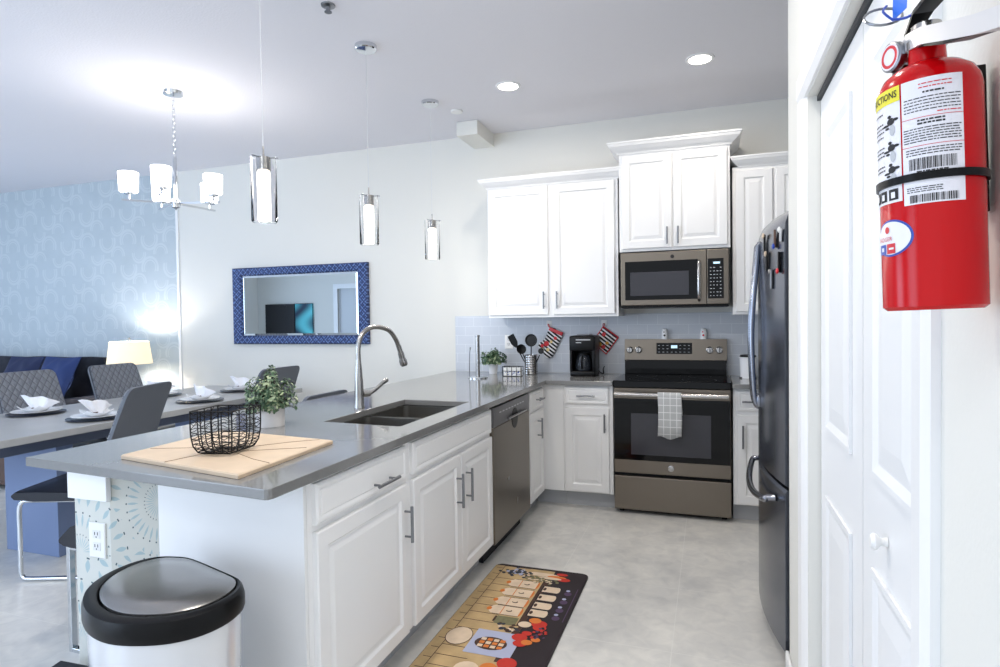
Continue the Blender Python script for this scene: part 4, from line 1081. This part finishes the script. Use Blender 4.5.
# downlights
for (x_,y_),lab in zip(DOWN,('lit recessed ceiling downlight, left of the two near the wall cabinets','lit recessed ceiling downlight above the range aisle, right of the two','recessed ceiling downlight above the peninsula end','recessed ceiling downlight above the aisle floor by the closet')):
    t=thing('ceiling_downlight',lab,'ceiling light',(x_,y_,ZC),'recessed ceiling downlights')
    bm=new(); lathe(bm,[(.085,ZC-.0005),(.083,ZC-.006),(.066,ZC-.008),(.064,ZC-.003),(.064,ZC-.0005)],(x_,y_,0),36,cap=False); obj('trim_ring',bm,TRIM,t,40)
    bm=new(); lathe(bm,[(0,ZC-.0005),(.063,ZC-.0005),(.063,ZC-.005),(0,ZC-.006)],(x_,y_,0),32); obj('lens',bm,BULB,t)
# sprinkler and sensor
bm=new(); lathe(bm,[(0,ZC-.0005),(.035,ZC-.0005),(.033,ZC-.008),(.012,ZC-.012),(.010,ZC-.03),(.018,ZC-.034),(.018,ZC-.037),(0,ZC-.038)],(-1.76,2.57,0),20)
tag(obj('fire_sprinkler',bm,NICKEL,None,40),'small metal fire sprinkler head on the ceiling at the top edge','sprinkler')
bm=new(); lathe(bm,[(0,ZC-.0005),(.045,ZC-.0005),(.042,ZC-.012),(0,ZC-.014)],(-1.77,4.19,0),24)
tag(obj('ceiling_sensor',bm,WHITEP,None,40),'flat pale round disc on the ceiling beside the farthest pendant','sensor')

# ============ DINING ============
t=thing('dining_table','long grey dining table on a blue-grey slab pedestal','table',(-3.98,3.15,0))
bm=new(); box(bm,-4.52,1.72,.725,-3.455,4.53,.765,.003); obj('tabletop',bm,TABLE,t)
bm=new(); box(bm,-4.05,2.46,.0,-3.60,2.56,.724,.003); box(bm,-4.10,3.75,.0,-3.60,3.85,.724,.003); box(bm,-3.88,2.56,.10,-3.78,3.75,.22); obj('pedestal',bm,TBASE,t)
bm=new(); box(bm,-4.40,1.85,.655,-3.56,4.42,.7245); obj('apron',bm,mat('apron_grey',(96,104,124),.5),t)

def chair(name,label,low=False,group=None,quilt_in=True):
    # faces -x, seat centre at origin
    t=thing(name,label,'chair',(0,0,0),group)
    w=.24; 
    bm=new(); n=10; rs=[]
    prof=[(-.215,.455,.470),(-.20,.440,.482),(-.10,.43,.485),(.10,.43,.478),(.20,.435,.480),(.22,.45,.475)]
    for x_,zl,zh in prof: rs.append([(x_,-w,zl),(x_,w,zl),(x_,w,zh-.006),(x_,w-.03,zh),(x_,-w+.03,zh),(x_,-w,zh-.006)])
    rings(bm,rs); obj('seat',bm,CHAIRD,t,40)
    top=.925 if low else 1.015; lean=.05 if low else .19
    def back(off,m,nm,ww):
        bm=new(); rs=[]
        H=top-.45; rc=.045
        for s in [0,.12,.25,.4,.55,.7,.82,1-rc/H,1-.62*rc/H,1-.3*rc/H,1-.1*rc/H,1]:
            z_=.45+H*s; x_=.205+lean*s**1.2; q_=max(0,(s-(1-rc/H))*H/rc); hw=ww*(1-.07*s)-rc*(1-math.sqrt(max(0,1-q_*q_)))
            th=.008; rs.append([(x_+off-th,-hw,z_),(x_+off-th,hw,z_),(x_+off+th,hw,z_),(x_+off+th,-hw,z_)])
        rings(bm,rs); return obj(nm,bm,m,t,40)
    back(.008,CHAIRG,'back_shell',w-.003)
    back(-.004,QUILT,'backrest',w-.014)
    for s in (-1,1):
        bm=new(); y_=s*(w-.02)
        zt_=.43
        tube(bm,smooth_path([(.19,y_,zt_),(0,y_,zt_),(-.145,y_,zt_),(-.177,y_,zt_-.012),(-.19,y_,zt_-.05),(-.19,y_,.25),(-.19,y_,.06),(-.18,y_,.022),(-.145,y_,.0135),(0,y_,.0135),(.22,y_,.0135)],4),.0115,10)
        obj('leg',bm,CHROME,t,50)
    bm=new(); tube(bm,[(.215,-w+.02,.0135),(.215,w-.02,.0135)],.0105,8); tube(bm,[(.15,-w+.02,.43),(.15,w-.02,.43)],.010,8); obj('cross_bar',bm,CHROME,t,50)
    return t
def place(t,x_,y_,deg,sc=1):
    t.location=(x_,y_,0); t.rotation_euler=(0,0,R(deg))
c0=chair('dining_chair','grey leather dining chair turned out from the table nearest the peninsula, seen from behind',group='cantilever dining chairs')
place(c0,-3.36,2.44,20)
def dupc(label,x_,y_,deg):
    c=copy_tree(c0); c['label']=label; place(c,x_,y_,deg); return c
dupc('grey dining chair pushed in at the far end of the table behind the leafy plant',-3.47,3.78,0)
dupc('quilted grey dining chair across the table, nearest the left edge',-4.48,3.12,180)
dupc('quilted grey dining chair across the table, in front of the table lamp',-4.48,3.83,180)
g1=chair('low_chair','black low-backed chair whose top edge peeks over the worktop behind the faucet',True)
place(g1,-2.45,3.10,0)
t=thing('low_stool','dark wedge-seated stool with flat chrome legs behind the papered knee wall','stool',(-2.33,1.94,0))
bm=new(); rs=[]
for x_,zl,zh in ((-2.54,.462,.475),(-2.515,.452,.498),(-2.47,.448,.535),(-2.40,.448,.56),(-2.12,.448,.575),(-2.10,.46,.565)):
    rs.append([(x_,1.735,zl),(x_,2.15,zl),(x_,2.15,zh),(x_,1.735,zh)])
rings(bm,rs); obj('seat',bm,CHAIRD,t,40)
for y_ in (1.765,2.12):
    bm=new()
    box(bm,-2.525,y_-.012,0,-2.505,y_+.012,.446,.002); box(bm,-2.505,y_-.012,0,-2.13,y_+.012,.018,.002); box(bm,-2.505,y_-.012,.43,-2.13,y_+.012,.4465,.002)
    obj('leg',bm,CHROME,t)
# dark step stool near the bin
t=thing('step_stool','low dark blue-black step stool between the knee wall and the trash can','step stool',(-1.87,1.25,0))
bm=new(); q=[(-2.035,1.385),(-1.98,1.16),(-1.72,1.14),(-1.74,1.40)]
rings(bm,[[(a,b,.225) for a,b in q],[(a,b,.245) for a,b in q],[(-1.87+(a+1.87)*.93,1.27+(b-1.27)*.93,.255) for a,b in q]]); obj('step',bm,CHAIRD,t)
bm=new(); tube(bm,[(a,b,.222) for a,b in q],.006,8,True); obj('metal_rim',bm,CHROME,t)
for a,b in ((-2.00,1.365),(-1.96,1.18),(-1.74,1.16),(-1.755,1.375)):
    bm=new(); tube(bm,[(a,b,0),(a,b,.22)],.009,8); obj('leg',bm,CHROME,t,50)

# place settings
def setting(x_,y_,which,deg,tall=0):
    g='place settings on the dining table'
    bm=new(); lathe(bm,[(0,0),(.10,0),(.165,.008),(.165,.011),(.10,.004),(0,.004)],n=36)
    o=obj('charger',bm,NAVYC,None,40); o.location=(x_,y_,.7655); tag(o,'dark navy charger plate '+which,'charger','charger plates on the dining table')
    bm=new(); lathe(bm,[(0,0),(.09,0),(.14,.012),(.14,.015),(.09,.004),(0,.004)],n=36)
    o=obj('dinner_plate',bm,CHAIRD if False else CERAM,None,40); o.location=(x_,y_,.7775); tag(o,'white dinner plate '+which,'plate','white dinner plates on the chargers')
    # square bowl with raised corners
    bm=new(); rs=[]
    for s,zf_,zc_ in ((.030,0,0),(.045,.002,.004),(.075,.018,.034),(.082,.024,.046),(.078,.024,.045),(.043,.007,.009),(.001,.006,.006)):
        ring=[]
        for k in range(32):
            a=2*PI*k/32; c_,s_=math.cos(a),math.sin(a); m_=max(abs(c_),abs(s_)); rad=s*(1/m_)**.75
            cor=(1/m_-1)/.4142; ring.append((rad*c_,rad*s_,zf_+(zc_-zf_)*cor))
        rs.append(ring)
    rings(bm,rs); o=obj('bowl',bm,CERAM,None,50); o.location=(x_,y_,.7825); o.rotation_euler=(0,0,R(deg)); tag(o,'square white bowl '+which,'bowl','square bowls on the place settings')
    # napkin: folded cone of cloth
    bm=new(); random.seed(int(deg)+3); nu,nv=12,6; g_=[]
    for j in range(nv+1):
        v=j/nv; row=[]
        for i in range(nu+1):
            u=i/nu-.5; sp_=.03+.085*v
            row.append((u*2*sp_,(.012*math.sin(u*14+v*2)+.02*u*u)*(.4+v)+.02*v,.012+.082*v*(1-.9*u*u)+.006*math.sin(u*11)))
        g_.append([bm.verts.new(p) for p in row])
    for a,b in zip(g_,g_[1:]):
        for i in range(nu): bm.faces.new((a[i],a[i+1],b[i+1],b[i]))
    o=obj('napkin',bm,FABW,None,60); sd=o.modifiers.new('s','SOLIDIFY'); sd.thickness=.003; o.location=(x_,y_,.785); o.rotation_euler=(R(8),R(12),R(deg+20)); tag(o,'folded white napkin '+which,'napkin','napkins on the place settings')
    bm=new(); tube(bm,[(.016*math.cos(a)+x_,y_-.012+.012*math.sin(a),.805) for a in [2*PI*k/16 for k in range(16)]],.004,6,True)
    o=obj('napkin_ring',bm,BROWN,None,50); tag(o,'brown napkin ring '+which,'napkin ring','napkin rings on the place settings')
setting(-4.27,2.80,'at the far-side seat nearest the left edge',20)
setting(-3.66,2.76,'beside the turned-out grey chair back',70)
setting(-4.27,3.76,'at the far-side seat in front of the lamp',40)
setting(-3.66,3.58,'just left of the leafy plant on the near side',-20)
setting(-3.86,4.22,'at the far end of the table next to the leafy plant',10)

# ============ SOFA, LAMP, SIDE TABLE ============
t=thing('sofa','dark navy tufted sofa against the papered wall','sofa',(-7.3,4.3,0))
bm=new(); box(bm,-9.1,3.75,.10,-5.82,4.72,.42,.03,3); obj('seat_base',bm,SOFAD,t,40)
bm=new(); nx,nz=56,14; x0_,x1_=-9.1,-5.75
G=[]
for j in range(nz+1):
    zz=.40+.62*j/nz; row=[]
    for i in range(nx+1):
        xx=x0_+(x1_-x0_)*i/nx; 
        tuft=abs(math.sin((xx-x0_)*9+ (zz*9)))*abs(math.sin((xx-x0_)*9-(zz*9)))
        yy=4.40+.10*(zz-.4)-.05*tuft
        ztop=zz+(.012*abs(math.sin((xx-x0_)*4.5)) if j==nz else 0)
        row.append((xx,yy,ztop))
    G.append(row)
V1=[[bm.verts.new(p) for p in r_] for r_ in G]
for a,b in zip(V1,V1[1:]):
    for i in range(nx): bm.faces.new((a[i],a[i+1],b[i+1],b[i]))
vb=[bm.verts.new((p[0],4.74,p[2]-.03)) for p in G[-1]]; vc=[bm.verts.new((p[0],4.74,.40)) for p in G[0]]
for i in range(nx): bm.faces.new((V1[-1][i],V1[-1][i+1],vb[i+1],vb[i])); bm.faces.new((vb[i],vb[i+1],vc[i+1],vc[i])); bm.faces.new((vc[i],vc[i+1],V1[0][i+1],V1[0][i]))
bm.faces.new([r_[0] for r_ in V1]+[vb[0],vc[0]]); bm.faces.new([r_[-1] for r_ in V1]+[vb[-1],vc[-1]])
obj('tufted_back',bm,SOFAD,t,60)
for k,(a,b) in enumerate(((-9.05,-8.0),(-7.99,-6.93),(-6.92,-5.83))):
    bm=new(); box(bm,a,3.74,.42,b,4.38,.56,.04,3); obj('seat_cushion',bm,SOFAD,t,40)
for a in (-9.25,-5.81):
    bm=new(); box(bm,a,3.75,.10,a+.14,4.72,.66,.04,3); obj('armrest',bm,SOFAD,t,40)
bm=new()
for a in (-9.0,-6.0):
    for b in (3.82,4.62): lathe(bm,[(.018,0),(.028,.10)],(a,b,0),12)
obj('feet',bm,BROWN,t)
def pillow(x_,lab,s=.235,mm=NAVY,y_=4.10,z_=.80,rot=0):
    bm=new(); n=24; rs=[]
    VVf=[];VVb=[]
    for sd in (-1,1):
        grid=[]
        for j in range(n+1):
            row=[]
            for i in range(n+1):
                u,v=i/n*2-1,j/n*2-1; th=.085*((1-u*u)*(1-v*v))**.45
                dip=.05*math.exp(-((u*u+v*v)/.02))+.022*abs(math.sin(PI*(u+v)))*abs(math.sin(PI*(u-v))); cr=.012*abs(u*v)
                row.append(bm.verts.new((x_+u*s*(1-.06*(1-abs(v))**2*0+ .04*abs(v)),y_+sd*max(.003,th-dip)+ (.12*v),z_+v*s*(1+.05*abs(u)))))
            grid.append(row)
        for a,b in zip(grid,grid[1:]):
            for i in range(n): bm.faces.new((a[i],a[i+1],b[i+1],b[i]))
    t=thing('throw_pillow',lab,'pillow',(x_,y_,z_-s),'blue tufted pillows on the sofa')
    obj('cushion',bm,mm,t,60)
    bm=new(); lathe(bm,[(.016,0),(.016,-.008),(.0,-.012)],(x_,y_-.035,z_),12,'y'); obj('button',bm,SOFAD,t,40)
pillow(-6.02,'blue tufted square pillow on the sofa, right of the quilted chair'); pillow(-6.53,'dark blue tufted pillow behind the nearest quilted chair',.235,mat('deep_navy_velvet',(24,36,74),.8,var=.3))
# brown console between sofa and dining table
t=thing('side_cabinet','small brown wooden cabinet between the sofa and the dining table','cabinet',(-5.9,3.75,0))
bm=new(); box(bm,-6.35,3.35,.04,-5.45,3.68,.60,.006); obj('body',bm,BROWN,t)
bm=new(); box(bm,-6.37,3.33,.60,-5.43,3.70,.625,.004); obj('top',bm,BROWN,t)
bm=new()
for a in (-6.33,-5.51):
    for b in (3.37,3.62): box(bm,a,b,0,a+.05,b+.05,.04)
obj('feet',bm,BLACK,t)
bm=new(); box(bm,-6.32,3.342,.08,-5.91,3.35,.57,.003); obj('door',bm,BROWN,t); bm=new(); box(bm,-5.89,3.342,.08,-5.48,3.35,.57,.003); obj('door',bm,BROWN,t)
# end table + lamp
t=thing('end_table','white round pedestal end table under the lamp','side table',(-5.42,4.42,0))
bm=new(); lathe(bm,[(0,.60),(.24,.60),(.245,.61),(.24,.625),(0,.625)],(-5.42,4.42,0),32); obj('top',bm,TRIM,t,40)
bm=new(); lathe(bm,[(.03,.03),(.025,.3),(.04,.60)],(-5.42,4.42,0),20); obj('pedestal',bm,TRIM,t,40)
bm=new(); lathe(bm,[(0,0),(.17,0),(.17,.02),(.03,.03)],(-5.42,4.42,0),28); obj('base',bm,TRIM,t,40)
t=thing('table_lamp','lit table lamp with a cream drum shade in front of the papered wall','lamp',(-5.44,4.46,.6255))
LX,LY=-5.44,4.46
bm=new(); lathe(bm,[(0,.6255),(.09,.6255),(.09,.64),(.05,.65),(.075,.72),(.085,.78),(.06,.86),(.02,.92),(.012,.98)],(LX,LY,0),28); obj('base',bm,CERAM,t,40)
bm=new(); lathe(bm,[(.20,.965),(.172,1.185),(.169,1.185),(.197,.965)],(LX,LY,0),40,cap=False); bmesh.ops.remove_doubles(bm,verts=bm.verts,dist=1e-6); obj('shade',bm,LSHADE,t,40)
bm=new(); tube(bm,[(LX,LY,.975),(LX,LY,1.205)],.005,8); lathe(bm,[(0,1.205),(.012,1.21),(.012,1.222),(0,1.228)],(LX,LY,0),12)
for a in (0,2*PI/3,4*PI/3): tube(bm,[(LX,LY,1.175),(LX+.172*math.cos(a),LY+.172*math.sin(a),1.175)],.0025,6)
obj('harp_and_finial',bm,NICKEL,t)
l=bpy.data.lights.new('lamp_bulb','POINT'); l.energy=15; l.color=(.92,.93,1); l.shadow_soft_size=.04
lo=bpy.data.objects.new('lamp_bulb',l); lo.location=Vector((LX,LY,1.10))-t.location; lo.parent=t; C.objects.link(lo)
